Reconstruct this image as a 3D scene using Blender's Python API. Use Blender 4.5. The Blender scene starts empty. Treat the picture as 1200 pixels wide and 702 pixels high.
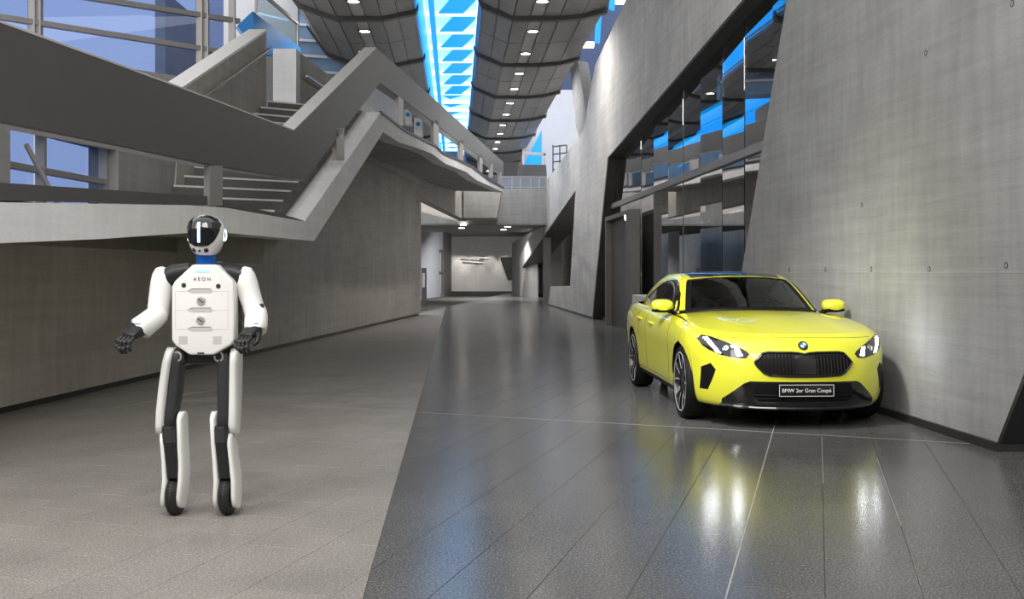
import bpy, bmesh, math, random
from mathutils import Vector, Matrix
from mathutils.bvhtree import BVHTree

random.seed(7)
SC = bpy.context.scene
COL = SC.collection
PI = math.pi

# ------------------------------------------------------------------ camera
F = 1215.0          # focal length in pixels of a 1200 px wide frame
H = 1.335           # eye height in metres
HY = 319.0          # pixel row of the horizon
cam_d = bpy.data.cameras.new('camera')
cam = bpy.data.objects.new('camera', cam_d)
COL.objects.link(cam)
cam.location = (0, 0, H)
cam.rotation_euler = (PI / 2, 0, 0)
cam_d.sensor_fit = 'HORIZONTAL'
cam_d.sensor_width = 36
cam_d.lens = 36 * F / 1200
cam_d.shift_y = -(351 - HY) / 1200
cam_d.clip_end = 500
SC.camera = cam

# ------------------------------------------------------------------ world and large lights
world = bpy.data.worlds.new('hall_daylight')
SC.world = world
world.use_nodes = True
wn = world.node_tree.nodes
wn['Background'].inputs['Color'].default_value = (0.985, 0.99, 1.0, 1)
wn['Background'].inputs['Strength'].default_value = 1.2

SC.view_settings.view_transform = 'Standard'
SC.view_settings.look = 'None'
SC.view_settings.gamma = 1
SC.view_settings.exposure = 0.08
SC.view_settings.use_curve_mapping = False


def light(name, kind, loc, power, color=(1, 1, 1), size=1.0, target=None, spot=60, blend=0.5, size_y=None, parent=None):
    d = bpy.data.lights.new(name, kind)
    d.energy = power
    d.color = color
    if kind == 'AREA':
        d.size = size
        if size_y:
            d.shape = 'RECTANGLE'
            d.size_y = size_y
    else:
        d.shadow_soft_size = size
    if kind == 'SPOT':
        d.spot_size = math.radians(spot)
        d.spot_blend = blend
    o = bpy.data.objects.new(name, d)
    COL.objects.link(o)
    o.location = loc
    if target is not None:
        v = Vector(target) - Vector(loc)
        o.rotation_euler = v.to_track_quat('-Z', 'Y').to_euler()
    return o


# unseen fill lights added around the camera to brighten car and walls
light('roof_fill', 'AREA', (0.5, -3.5, 8.6), 480, (1.0, 0.95, 0.88), 6.0, (0.8, 8.5, 0), size_y=3.0)
light('side_fill', 'AREA', (-5.5, 0.5, 6.5), 330, (1.0, 0.96, 0.90), 3.0, (4.0, 11.0, 2.5), size_y=6.0)

light('car_fill_spot', 'SPOT', (-2.2, 5.6, 7.2), 3000, (1.0, 0.98, 0.95), 0.5, (2.2, 10.2, 0.7), 30, 0.8)  # added spot without a fixture, brightens the car's side and bonnet
light('robot_fill_spot', 'SPOT', (-0.6, 1.0, 7.0), 480, (1.0, 0.97, 0.93), 0.4, (-1.9, 6.4, 1.2), 40, 0.9)  # extra spot put in to lift the white robot parts

# ------------------------------------------------------------------ helpers


def pt_depth(px, py, y):
    return Vector(((px - 600) / F * y, y, H - (py - HY) / F * y))


def on_floor(px, py):
    return pt_depth(px, py, H * F / (py - HY))


def on_plane(px, py, a, b):
    """point of pixel (px,py) on the vertical plane X = a + b*Y"""
    y = a / ((px - 600) / F - b)
    return pt_depth(px, py, y)


PA, PB = -4.207, 0.0988      # face of the balustrade and of the balcony
WA, WB = -5.598, 0.085       # left concrete wall
RA, RB = 4.10, -0.062        # right concrete wall
GA = 4.36                    # glass behind the right wall


def onP(px, py):
    return on_plane(px, py, PA, PB)


def onW(px, py):
    return on_plane(px, py, WA, WB)


def onR(px, py):
    return on_plane(px, py, RA, RB)


def onG(px, py):
    return on_plane(px, py, GA, RB)


def link(name, me, mat, parent=None):
    o = bpy.data.objects.new(name, me)
    COL.objects.link(o)
    if mat is not None and len(me.materials) == 0:
        me.materials.append(mat)
    if parent is not None:
        o.parent = parent
    return o


def obj(name, bm, mat, parent=None, smooth=False, angle=None):
    bmesh.ops.remove_doubles(bm, verts=bm.verts, dist=1e-6)
    bmesh.ops.recalc_face_normals(bm, faces=bm.faces)
    me = bpy.data.meshes.new(name)
    bm.to_mesh(me)
    bm.free()
    if smooth:
        me.polygons.foreach_set('use_smooth', [True] * len(me.polygons))
        if angle is not None:
            me.set_sharp_from_angle(angle=math.radians(angle))
    return link(name, me, mat, parent)


def tag(o, label, cat=None, group=None, kind=None):
    o['label'] = label
    if cat:
        o['category'] = cat
    if group:
        o['group'] = group
    if kind:
        o['kind'] = kind
    return o


def thing(name, label, cat, loc=(0, 0, 0), rz=0.0, group=None, kind=None):
    o = bpy.data.objects.new(name, None)
    COL.objects.link(o)
    o.location = loc
    o.rotation_euler = (0, 0, rz)
    o.empty_display_size = 0.1
    return tag(o, label, cat, group, kind)


def copy_tree(o, parent=None):
    c = o.copy()
    COL.objects.link(c)
    c.parent = parent
    for ch in list(o.children):
        copy_tree(ch, c)
    return c


def face(bm, pts):
    vs = [bm.verts.new(p) for p in pts]
    try:
        return bm.faces.new(vs)
    except ValueError:
        return None


def prism(bm, pts, off):
    """polygon pts extruded by vector off"""
    off = Vector(off)
    a = [bm.verts.new(Vector(p)) for p in pts]
    b = [bm.verts.new(Vector(p) + off) for p in pts]
    n = len(a)
    bm.faces.new(a)
    bm.faces.new(list(reversed(b)))
    for i in range(n):
        j = (i + 1) % n
        bm.faces.new((a[j], a[i], b[i], b[j]))


def strip(bm, pairs, off):
    """chain of (top, bottom) points, thickened by off"""
    off = Vector(off)
    rows = []
    for t, b in pairs:
        t, b = Vector(t), Vector(b)
        rows.append([bm.verts.new(t), bm.verts.new(b), bm.verts.new(b + off), bm.verts.new(t + off)])
    for r0, r1 in zip(rows, rows[1:]):
        for k in range(4):
            m = (k + 1) % 4
            bm.faces.new((r0[k], r0[m], r1[m], r1[k]))
    bm.faces.new(rows[0])
    bm.faces.new(list(reversed(rows[-1])))


def box(bm, lo, hi, bevel=0.0):
    x0, y0, z0 = lo
    x1, y1, z1 = hi
    ret = bmesh.ops.create_cube(bm, size=1.0)
    vs = ret['verts']
    for v in vs:
        v.co = Vector((x0 + (v.co.x + .5) * (x1 - x0), y0 + (v.co.y + .5) * (y1 - y0), z0 + (v.co.z + .5) * (z1 - z0)))
    if bevel > 0:
        es = list({e for v in vs for e in v.link_edges})
        bmesh.ops.bevel(bm, geom=es, offset=bevel, segments=2, affect='EDGES', profile=0.6)
    return vs


def frame_axes(d):
    d = Vector(d).normalized()
    up = Vector((0, 0, 1)) if abs(d.z) < 0.95 else Vector((0, 1, 0))
    s = d.cross(up).normalized()
    return d, s, s.cross(d).normalized()


def bar(bm, a, b, w, h=None):
    """square bar from a to b, w across, h high"""
    h = w if h is None else h
    a, b = Vector(a), Vector(b)
    d, s, u = frame_axes(b - a)
    prism(bm, [a - s * w / 2 - u * h / 2, a + s * w / 2 - u * h / 2, a + s * w / 2 + u * h / 2, a - s * w / 2 + u * h / 2], b - a)


def tube(bm, pts, r, n=10, cap=True, up=None):
    """round tube through pts; r a number or a list"""
    pts = [Vector(p) for p in pts]
    rs = r if isinstance(r, (list, tuple)) else [r] * len(pts)
    rings = []
    prev = None
    for i, p in enumerate(pts):
        d = (pts[min(i + 1, len(pts) - 1)] - pts[max(i - 1, 0)]).normalized()
        if prev is None:
            _, s, u = frame_axes(d)
        else:
            s = (prev - d * prev.dot(d)).normalized()
            u = s.cross(d).normalized()
        prev = s
        rings.append([bm.verts.new(p + (s * math.cos(2 * PI * k / n) + u * math.sin(2 * PI * k / n)) * rs[i]) for k in range(n)])
    for r0, r1 in zip(rings, rings[1:]):
        for k in range(n):
            m = (k + 1) % n
            bm.faces.new((r0[k], r0[m], r1[m], r1[k]))
    if cap:
        bm.faces.new(list(reversed(rings[0])))
        bm.faces.new(rings[-1])


def loft(bm, secs, n=24, cap=True, closed_ends=True):
    """secs: (centre, axis_u, axis_v, ru, rv, exponent); superellipse sections joined"""
    rings = []
    for c, u, v, ru, rv, e in secs:
        c, u, v = Vector(c), Vector(u), Vector(v)
        ring = []
        for k in range(n):
            a = 2 * PI * k / n
            ca, sa = math.cos(a), math.sin(a)
            x = math.copysign(abs(ca) ** (2 / e), ca) * ru
            y = math.copysign(abs(sa) ** (2 / e), sa) * rv
            ring.append(bm.verts.new(c + u * x + v * y))
        rings.append(ring)
    for r0, r1 in zip(rings, rings[1:]):
        for k in range(n):
            m = (k + 1) % n
            bm.faces.new((r0[k], r0[m], r1[m], r1[k]))
    if cap:
        bm.faces.new(list(reversed(rings[0])))
        bm.faces.new(rings[-1])


def lathe(bm, prof, origin, axis, n=32):
    """prof: (radius, along axis)"""
    d, s, u = frame_axes(axis)
    o = Vector(origin)
    rings = []
    for r, t in prof:
        rings.append([bm.verts.new(o + d * t + (s * math.cos(2 * PI * k / n) + u * math.sin(2 * PI * k / n)) * r) for k in range(n)])
    for r0, r1 in zip(rings, rings[1:]):
        for k in range(n):
            m = (k + 1) % n
            bm.faces.new((r0[k], r0[m], r1[m], r1[k]))
    return rings


def text_mesh(body, size, extrude=0.001):
    """mesh of a line of writing, centred, in the local XY plane"""
    cu = bpy.data.curves.new('writing', 'FONT')
    cu.body = body
    cu.size = size
    cu.align_x = 'CENTER'
    cu.align_y = 'CENTER'
    cu.extrude = extrude
    tmp = bpy.data.objects.new('writing', cu)
    COL.objects.link(tmp)
    dg = bpy.context.evaluated_depsgraph_get()
    me = bpy.data.meshes.new_from_object(tmp.evaluated_get(dg))
    bpy.data.objects.remove(tmp)
    bpy.data.curves.remove(cu)
    me.materials.clear()
    return me


# ------------------------------------------------------------------ materials
MATS = {}


def mat(name, color, rough=0.5, metal=0.0, coat=0.0, emit=None, estr=0.0, spec=0.5, noise=0.0, nscale=8.0, bump=0.0, trans=0.0, ior=1.45):
    m = bpy.data.materials.new(name)
    m.use_nodes = True
    nt = m.node_tree
    b = nt.nodes['Principled BSDF']
    b.inputs['Base Color'].default_value = (*color, 1)
    b.inputs['Roughness'].default_value = rough
    b.inputs['Metallic'].default_value = metal
    b.inputs['Coat Weight'].default_value = coat
    b.inputs['Coat Roughness'].default_value = 0.04
    b.inputs['Specular IOR Level'].default_value = spec
    b.inputs['Transmission Weight'].default_value = trans
    b.inputs['IOR'].default_value = ior
    if emit:
        b.inputs['Emission Color'].default_value = (*emit, 1)
        b.inputs['Emission Strength'].default_value = estr
    g = nt.nodes.new('ShaderNodeNewGeometry')
    n = nt.nodes.new('ShaderNodeTexNoise')
    n.inputs['Scale'].default_value = nscale
    n.inputs['Detail'].default_value = 6
    nt.links.new(g.outputs['Position'], n.inputs['Vector'])
    if noise > 0:
        r = nt.nodes.new('ShaderNodeMapRange')
        r.inputs['From Min'].default_value = 0.25
        r.inputs['From Max'].default_value = 0.75
        r.inputs['To Min'].default_value = 1 - noise
        r.inputs['To Max'].default_value = 1 + noise
        nt.links.new(n.outputs['Fac'], r.inputs['Value'])
        mx = nt.nodes.new('ShaderNodeVectorMath')
        mx.operation = 'SCALE'
        mx.inputs[0].default_value = color
        nt.links.new(r.outputs['Result'], mx.inputs['Scale'])
        nt.links.new(mx.outputs['Vector'], b.inputs['Base Color'])
    if bump > 0:
        bp = nt.nodes.new('ShaderNodeBump')
        bp.inputs['Strength'].default_value = bump
        bp.inputs['Distance'].default_value = 0.01
        nt.links.new(n.outputs['Fac'], bp.inputs['Height'])
        nt.links.new(bp.outputs['Normal'], b.inputs['Normal'])
    MATS[name] = m
    return m


def concrete(name, color, board=0.10, joint=0.0, blotch=0.14, rough=0.75, bump=0.25):
    """fair-faced board-marked concrete: courses of boards, cloudy patches, fine pores"""
    m = bpy.data.materials.new(name)
    m.use_nodes = True
    nt = m.node_tree
    L = nt.links.new
    b = nt.nodes['Principled BSDF']
    b.inputs['Roughness'].default_value = rough
    g = nt.nodes.new('ShaderNodeNewGeometry')
    sep = nt.nodes.new('ShaderNodeSeparateXYZ')
    L(g.outputs['Position'], sep.inputs[0])
    # horizontal board courses: noise that changes quickly with height, slowly along
    mp = nt.nodes.new('ShaderNodeMapping')
    mp.inputs['Scale'].default_value = (0.55, 0.55, 11.0)
    L(g.outputs['Position'], mp.inputs['Vector'])
    nb = nt.nodes.new('ShaderNodeTexNoise')
    nb.inputs['Scale'].default_value = 1.0
    nb.inputs['Detail'].default_value = 5
    nb.inputs['Roughness'].default_value = 0.62
    L(mp.outputs[0], nb.inputs['Vector'])
    # vertical rain-like streaks
    mp2 = nt.nodes.new('ShaderNodeMapping')
    mp2.inputs['Scale'].default_value = (1.7, 1.7, 0.25)
    L(g.outputs['Position'], mp2.inputs['Vector'])
    ns = nt.nodes.new('ShaderNodeTexNoise')
    ns.inputs['Detail'].default_value = 2
    L(mp2.outputs[0], ns.inputs['Vector'])
    # clouds
    nc = nt.nodes.new('ShaderNodeTexNoise')
    nc.inputs['Scale'].default_value = 0.9
    nc.inputs['Detail'].default_value = 8
    nc.inputs['Roughness'].default_value = 0.6
    L(g.outputs['Position'], nc.inputs['Vector'])
    # pores
    npz = nt.nodes.new('ShaderNodeTexNoise')
    npz.inputs['Scale'].default_value = 60
    npz.inputs['Detail'].default_value = 3
    L(g.outputs['Position'], npz.inputs['Vector'])

    def mr(src, amt):
        r = nt.nodes.new('ShaderNodeMapRange')
        r.inputs['From Min'].default_value = 0.28
        r.inputs['From Max'].default_value = 0.72
        r.inputs['To Min'].default_value = 1 - amt
        r.inputs['To Max'].default_value = 1 + amt
        L(src, r.inputs['Value'])
        return r.outputs['Result']

    def mul(a, c):
        q = nt.nodes.new('ShaderNodeMath')
        q.operation = 'MULTIPLY'
        L(a, q.inputs[0])
        L(c, q.inputs[1])
        return q.outputs[0]
    fac = mul(mul(mr(nb.outputs['Fac'], board), mr(ns.outputs['Fac'], board * 0.8)), mul(mr(nc.outputs['Fac'], blotch), mr(npz.outputs['Fac'], 0.05)))
    sc = nt.nodes.new('ShaderNodeVectorMath')
    sc.operation = 'SCALE'
    sc.inputs[0].default_value = color
    L(fac, sc.inputs['Scale'])
    L(sc.outputs['Vector'], b.inputs['Base Color'])
    bp = nt.nodes.new('ShaderNodeBump')
    bp.inputs['Strength'].default_value = bump
    bp.inputs['Distance'].default_value = 0.02
    L(nb.outputs['Fac'], bp.inputs['Height'])
    L(bp.outputs['Normal'], b.inputs['Normal'])
    MATS[name] = m
    return m


def tile_mat(name, color, speck, rough):
    """polished granite-like tile with fine light specks, a tone of its own per piece"""
    m = bpy.data.materials.new(name)
    m.use_nodes = True
    nt = m.node_tree
    L = nt.links.new
    b = nt.nodes['Principled BSDF']
    g = nt.nodes.new('ShaderNodeNewGeometry')
    n1 = nt.nodes.new('ShaderNodeTexNoise')
    n1.inputs['Scale'].default_value = 95
    n1.inputs['Detail'].default_value = 2
    L(g.outputs['Position'], n1.inputs['Vector'])
    n2 = nt.nodes.new('ShaderNodeTexNoise')
    n2.inputs['Scale'].default_value = 1.6
    n2.inputs['Detail'].default_value = 6
    L(g.outputs['Position'], n2.inputs['Vector'])
    r1 = nt.nodes.new('ShaderNodeMapRange')
    r1.inputs['From Min'].default_value = 0.47
    r1.inputs['From Max'].default_value = 0.66
    L(n1.outputs['Fac'], r1.inputs['Value'])
    mx = nt.nodes.new('ShaderNodeMix')
    mx.data_type = 'RGBA'
    mx.inputs[6].default_value = (*color, 1)
    mx.inputs[7].default_value = (*speck, 1)
    L(r1.outputs['Result'], mx.inputs[0])
    r2 = nt.nodes.new('ShaderNodeMapRange')
    r2.inputs['From Min'].default_value = 0.1
    r2.inputs['From Max'].default_value = 0.9
    r2.inputs['To Min'].default_value = 0.80
    r2.inputs['To Max'].default_value = 1.20
    L(n2.outputs['Fac'], r2.inputs['Value'])
    rnd = nt.nodes.new('ShaderNodeMapRange')
    rnd.inputs['To Min'].default_value = 0.94
    rnd.inputs['To Max'].default_value = 1.06
    L(g.outputs['Random Per Island'], rnd.inputs['Value'])
    q = nt.nodes.new('ShaderNodeMath')
    q.operation = 'MULTIPLY'
    L(r2.outputs['Result'], q.inputs[0])
    L(rnd.outputs['Result'], q.inputs[1])
    sc = nt.nodes.new('ShaderNodeVectorMath')
    sc.operation = 'SCALE'
    L(mx.outputs[2], sc.inputs[0])
    L(q.outputs[0], sc.inputs['Scale'])
    L(sc.outputs['Vector'], b.inputs['Base Color'])
    rr = nt.nodes.new('ShaderNodeMapRange')
    rr.inputs['From Min'].default_value = 0.1
    rr.inputs['From Max'].default_value = 0.9
    rr.inputs['To Min'].default_value = rough * 0.94
    rr.inputs['To Max'].default_value = rough * 1.06
    L(n2.outputs['Fac'], rr.inputs['Value'])
    L(rr.outputs['Result'], b.inputs['Roughness'])
    b.inputs['Specular IOR Level'].default_value = 0.3
    MATS[name] = m
    return m


def glass(name, tint, gloss=0.12, rough=0.0, fres=1.5):
    """thin pane: tinted see-through with mirror reflection growing towards grazing angles"""
    m = bpy.data.materials.new(name)
    m.use_nodes = True
    nt = m.node_tree
    L = nt.links.new
    nt.nodes.remove(nt.nodes['Principled BSDF'])
    out = nt.nodes['Material Output']
    t = nt.nodes.new('ShaderNodeBsdfTransparent')
    t.inputs['Color'].default_value = (*tint, 1)
    gl = nt.nodes.new('ShaderNodeBsdfGlossy')
    gl.inputs['Roughness'].default_value = rough
    gl.inputs['Color'].default_value = (1, 1, 1, 1)
    fr = nt.nodes.new('ShaderNodeFresnel')
    # the same reflection on both faces of the pane (a pane has no inside to be trapped in)
    gm = nt.nodes.new('ShaderNodeNewGeometry')
    ir = nt.nodes.new('ShaderNodeMapRange')
    ir.inputs['To Min'].default_value = fres
    ir.inputs['To Max'].default_value = 1 / fres
    L(gm.outputs['Backfacing'], ir.inputs['Value'])
    L(ir.outputs['Result'], fr.inputs['IOR'])
    ad = nt.nodes.new('ShaderNodeMath')
    ad.operation = 'ADD'
    ad.use_clamp = True
    ad.inputs[1].default_value = gloss
    L(fr.outputs[0], ad.inputs[0])
    mx = nt.nodes.new('ShaderNodeMixShader')
    L(ad.outputs[0], mx.inputs[0])
    L(t.outputs[0], mx.inputs[1])
    L(gl.outputs[0], mx.inputs[2])
    L(mx.outputs[0], out.inputs['Surface'])
    MATS[name] = m
    return m


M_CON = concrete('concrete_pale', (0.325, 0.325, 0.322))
M_CONLIT = concrete('concrete_lit', (0.62, 0.605, 0.585))  # same concrete as the near wall, lightened to stand in for light
M_CONW = concrete('concrete_warm', (0.45, 0.425, 0.39))
M_CONL = concrete('concrete_smooth', (0.84, 0.84, 0.85), board=0.05, blotch=0.08, bump=0.08)
M_PLINTH = mat('plinth_dark', (0.03, 0.03, 0.03), 0.35, noise=0.2)
M_BAND = mat('painted_steel_grey', (0.115, 0.113, 0.115), 0.42, 0.25, noise=0.04, nscale=2)
M_ALU = mat('aluminium_grey', (0.42, 0.40, 0.385), 0.4, 0.5, noise=0.05, nscale=3)
M_ALUD = mat('aluminium_dark', (0.13, 0.125, 0.125), 0.4, 0.4, noise=0.06, nscale=3)
M_STEEL = mat('brushed_steel', (0.65, 0.64, 0.62), 0.28, 0.9, noise=0.06, nscale=20)
M_STEP = mat('step_stone', (0.12, 0.12, 0.12), 0.6, noise=0.35, nscale=60, bump=0.2)
M_NOSE = mat('step_nosing', (0.75, 0.73, 0.70), 0.4, 0.2, noise=0.05)
M_TILE_L = tile_mat('tile_light', (0.235, 0.218, 0.203), (0.46, 0.43, 0.40), 0.36)
M_TILE_D = tile_mat('tile_dark', (0.088, 0.088, 0.090), (0.215, 0.213, 0.21), 0.20)
M_GROUT = mat('grout_dark', (0.07, 0.067, 0.062), 0.8, noise=0.2, nscale=20)
M_GROUTL = mat('grout_pale', (0.42, 0.40, 0.37), 0.6, noise=0.25, nscale=14)
M_HULL = mat('hull_panel', (0.235, 0.228, 0.22), 0.5, 0.2, noise=0.08, nscale=2)
M_HULLS = mat('hull_strip', (0.36, 0.35, 0.34), 0.5, 0.1, noise=0.06, nscale=2)
M_HULLD = mat('hull_shell', (0.20, 0.195, 0.19), 0.5, 0.2, noise=0.08, nscale=2)
M_RIB = mat('hull_rib', (0.075, 0.073, 0.072), 0.5, 0.3, noise=0.1)
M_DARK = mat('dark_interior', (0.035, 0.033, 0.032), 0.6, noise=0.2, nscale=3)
M_ENDS = mat('end_sheet_black', (0.028, 0.028, 0.03), 0.5, 0.1, noise=0.1, nscale=3)
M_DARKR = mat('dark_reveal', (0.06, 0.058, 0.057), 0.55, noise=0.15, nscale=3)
M_BLACK = mat('black_paint', (0.012, 0.012, 0.013), 0.4, noise=0.1)
M_WHITE = mat('white_wall', (0.78, 0.79, 0.83), 0.6, noise=0.04, nscale=2)
M_BLUEW = mat('blue_panel', (0.01, 0.22, 0.62), 0.4, noise=0.1, nscale=1)
M_LAMP = mat('lamp_white', (1, 1, 1), 0.4, emit=(1.0, 0.95, 0.86), estr=14)
M_LAMPW = mat('lamp_warm', (1, 1, 1), 0.4, emit=(1.0, 0.86, 0.66), estr=6)
M_SKYP = mat('skylight_glow_pale', (0.4, 0.6, 0.8), 0.4, emit=(0.40, 0.82, 1.0), estr=1.0, noise=0.05)  # three skylight tones: blue lamp light put into panes, fins and lining as glow
M_SKYB = mat('skylight_glow_blue', (0.02, 0.2, 0.6), 0.4, emit=(0.0, 0.37, 0.90), estr=0.85, noise=0.05)
M_SKYW = mat('skylight_glow_white', (0.8, 0.9, 1.0), 0.4, emit=(0.65, 0.92, 1.0), estr=1.4, noise=0.05)
M_PANE = glass('pane_blue', (0.47, 0.56, 0.77), 0.03)
M_PANEF = mat('pane_frosted', (0.24, 0.28, 0.36), 0.5, noise=0.1, nscale=2)
M_LOUV = mat('louvre_blue', (0.22, 0.36, 0.55), 0.4, noise=0.1, nscale=2)
M_COPE = mat('coping_pale', (0.66, 0.645, 0.62), 0.45, 0.1, noise=0.05, nscale=3)
M_PANED = glass('pane_dark', (0.40, 0.42, 0.44), 0.32, fres=1.6)
M_PANEC = glass('pane_clear', (0.75, 0.82, 0.85), 0.02)

# =================================================================== FLOOR
floor = thing('floor', 'polished stone tile floor of the hall, pale on the left and dark on the right', None, kind='structure')
bm = bmesh.new()
face(bm, [(-14, -8, -0.004), (14, -8, -0.004), (14, 90, -0.004), (-14, 90, -0.004)])
obj('grout_bed', bm, M_GROUT, floor)

TH = math.atan(358 / 1215)
TU = Vector((math.sin(TH), math.cos(TH), 0))
TV = Vector((math.cos(TH), -math.sin(TH), 0))
T0 = on_floor(906.7, 501.7)
TS = 0.39
SEAM_A, SEAM_B = -0.61 + 0.0543 * 4.235, -0.0543     # X = A + B*Y


def seam_side(p):
    return p.x - (SEAM_A + SEAM_B * p.y)


def clip(poly, sign):
    out = []
    for i, p in enumerate(poly):
        q = poly[(i + 1) % len(poly)]
        a, b = seam_side(p) * sign, seam_side(q) * sign
        if a >= 0:
            out.append(p)
        if (a >= 0) != (b >= 0):
            out.append(p.lerp(q, a / (a - b)))
    return out


def add_tile(bm, poly, g=0.0014, ch=0.0014):
    c = sum(poly, Vector()) / len(poly)

    def ins(d, z):
        return [bm.verts.new(Vector((c.x + (p.x - c.x) * max(0.05, 1 - d / max(0.02, (p - c).length * .72)), c.y + (p.y - c.y) * max(0.05, 1 - d / max(0.02, (p - c).length * .72)), z))) for p in poly]
    r0, r1, r2 = ins(g, -0.006), ins(g, -0.0012), ins(g + ch, 0.0)
    n = len(poly)
    for a, b in ((r0, r1), (r1, r2)):
        for k in range(n):
            m = (k + 1) % n
            bm.faces.new((a[k], a[m], b[m], b[k]))
    bm.faces.new(r2)


def tile_mesh(poly, mt):
    bm = bmesh.new()
    add_tile(bm, poly)
    bmesh.ops.recalc_face_normals(bm, faces=bm.faces)
    me = bpy.data.meshes.new('tile')
    bm.to_mesh(me)
    bm.free()
    me.materials.append(mt)
    return me


whole = [TV * (-TS / 2) - TU * (TS / 2), TV * (TS / 2) - TU * (TS / 2), TV * (TS / 2) + TU * (TS / 2), TV * (-TS / 2) + TU * (TS / 2)]
ME_TL, ME_TD = tile_mesh(whole, M_TILE_L), tile_mesh(whole, M_TILE_D)
near, far_l, far_d = [], [], []
for i in range(-62, 40):
    for j in range(-26, 190):
        c = T0 + TV * ((i + .5) * TS) + TU * ((j + .5 + (0.5 if i % 2 else 0.1)) * TS)
        if not (2.0 < c.y < 64) or c.x < -5.62 + 0.085 * c.y - 0.3 or c.x > 4.5 - 0.062 * c.y + 0.4 + (6 if c.y < 7.7 else 0) + (1.2 if 15 < c.y < 29 else 0):
            if not (c.y < 9.0 and -5.5 < c.x < 6):
                continue
        if abs(c.x) > 0.56 * c.y + 0.8 or c.y < 3.6:
            continue
        poly = [c + p for p in whole]
        px, py = 600 + c.x / c.y * F, HY + H / c.y * F
        s = [seam_side(p) for p in poly]
        sides = []
        if max(s) > 0.001:
            sides.append(1)
        if min(s) < -0.001:
            sides.append(-1)
        for sg in sides:
            pl = poly if len(sides) == 1 else clip(poly, sg)
            if len(pl) < 3:
                continue
            vis = 8 < px < 1192 and py < 700
            near.append((0 if vis else 1, c.y, pl, sg, len(sides) == 1, c))
near.sort(key=lambda t: (t[0], t[1]))
for q, (hid, yy, pl, sg, full, c) in enumerate(near):
    if q < 296 and not hid:
        if full:
            o = link('tile', ME_TL if sg < 0 else ME_TD, None, floor)
            o.location = c
        else:
            cc = sum(pl, Vector()) / len(pl)
            o = link('tile', tile_mesh([p - cc for p in pl], M_TILE_L if sg < 0 else M_TILE_D), None, floor)
            o.location = cc
    else:
        (far_l if sg < 0 else far_d).append(pl)
for lst, mt in ((far_l, M_TILE_L), (far_d, M_TILE_D)):
    bm = bmesh.new()
    for pl in lst:
        add_tile(bm, pl)
    bmesh.ops.recalc_face_normals(bm, faces=bm.faces)
    me = bpy.data.meshes.new('tile_field')
    bm.to_mesh(me)
    bm.free()
    o = link('tile_field', me, mt, floor)
    o['kind'] = 'stuff'
# pale expansion joints
for a, b, w in ((on_floor(850, 702), on_floor(907.5, 499), 0.007), (on_floor(330, 474), on_floor(1142, 520), 0.009), (on_floor(5, 501), on_floor(250, 457), 0.01), (on_floor(1028, 537), on_floor(1056, 616), 0.0035), (on_floor(963, 512), on_floor(964.5, 566), 0.0035)):
    bm = bmesh.new()
    d = (b - a).normalized()
    s = Vector((d.y, -d.x, 0)) * w / 2
    prism(bm, [a - s + Vector((0, 0, -.003)), a + s + Vector((0, 0, -.003)), b + s + Vector((0, 0, -.003)), b - s + Vector((0, 0, -.003))], (0, 0, 0.0036))
    obj('expansion_joint', bm, M_GROUTL, floor)

# =================================================================== RIGHT WALLS


def r_pt(y, z, a=RA):
    return Vector((a + RB * y, y, z))


wr = thing('wall_right', 'tall pale board-marked concrete wall leaning behind the yellow car', None, kind='structure')
bm = bmesh.new()
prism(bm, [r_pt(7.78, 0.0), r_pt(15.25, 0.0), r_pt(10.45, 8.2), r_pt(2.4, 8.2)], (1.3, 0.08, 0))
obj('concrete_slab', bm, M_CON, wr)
bm = bmesh.new()
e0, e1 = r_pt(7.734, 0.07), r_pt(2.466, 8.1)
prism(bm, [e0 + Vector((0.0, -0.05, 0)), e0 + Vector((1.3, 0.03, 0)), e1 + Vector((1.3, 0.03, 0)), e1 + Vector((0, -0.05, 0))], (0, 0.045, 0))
obj('end_dark_sheet', bm, M_ENDS, wr)  # dark sheet over the end face of the wall
bm = bmesh.new()
prism(bm, [r_pt(7.70, 0.0) + Vector((-.03, 0, 0)), r_pt(15.3, 0.0) + Vector((-.03, 0, 0)), r_pt(15.3, 0.0) + Vector((.3, 0, 0)), r_pt(7.70, 0.0) + Vector((1.6, .1, 0))], (0, 0, 0.068))
obj('plinth_or_gap', bm, M_PLINTH, wr)
bm = bmesh.new()
prism(bm, [r_pt(6.7, 1.331) + Vector((-.002, 0, 0)), r_pt(14.4, 1.331) + Vector((-.002, 0, 0)), r_pt(14.4, 1.338) + Vector((-.002, 0, 0)), r_pt(6.7, 1.338) + Vector((-.002, 0, 0))], (.01, 0, 0))
obj('formwork_joint', bm, MATS['concrete_warm'], wr)
for px, py in ((925, 316), (967.5, 316), (1021, 315.5), (1089, 315.5), (1179, 311), (1085, 62), (1186, 4), (1010, 240)):
    c = onR(px, py)
    bm = bmesh.new()
    lathe(bm, [(0.0, .012), (.016, .012), (.02, -.003), (.026, -.003), (.026, .01)], c, (1, 0, 0), 12)
    obj('tie_hole', bm, M_DARKR, wr)

# far part of the right wall with the slanted opening
wf = thing('wall_right_far', 'long concrete wall with slanted triangular opening beyond the glass front', None, kind='structure')
mp = [(693.5, 374.6), (712, 185), (870, 0), (1010, -164), (1010, -420), (800, -160), (733, 0), (697, 77), (683, 153), (640, 213), (640, 262), (624, 272), (609, 300), (604, 347), (610, 347), (612, 312.5), (674.5, 223), (668, 336), (645, 335.5), (642, 358)]
bm = bmesh.new()
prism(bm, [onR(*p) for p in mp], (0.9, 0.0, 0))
obj('concrete_slab', bm, M_CONLIT, wf)
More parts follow.
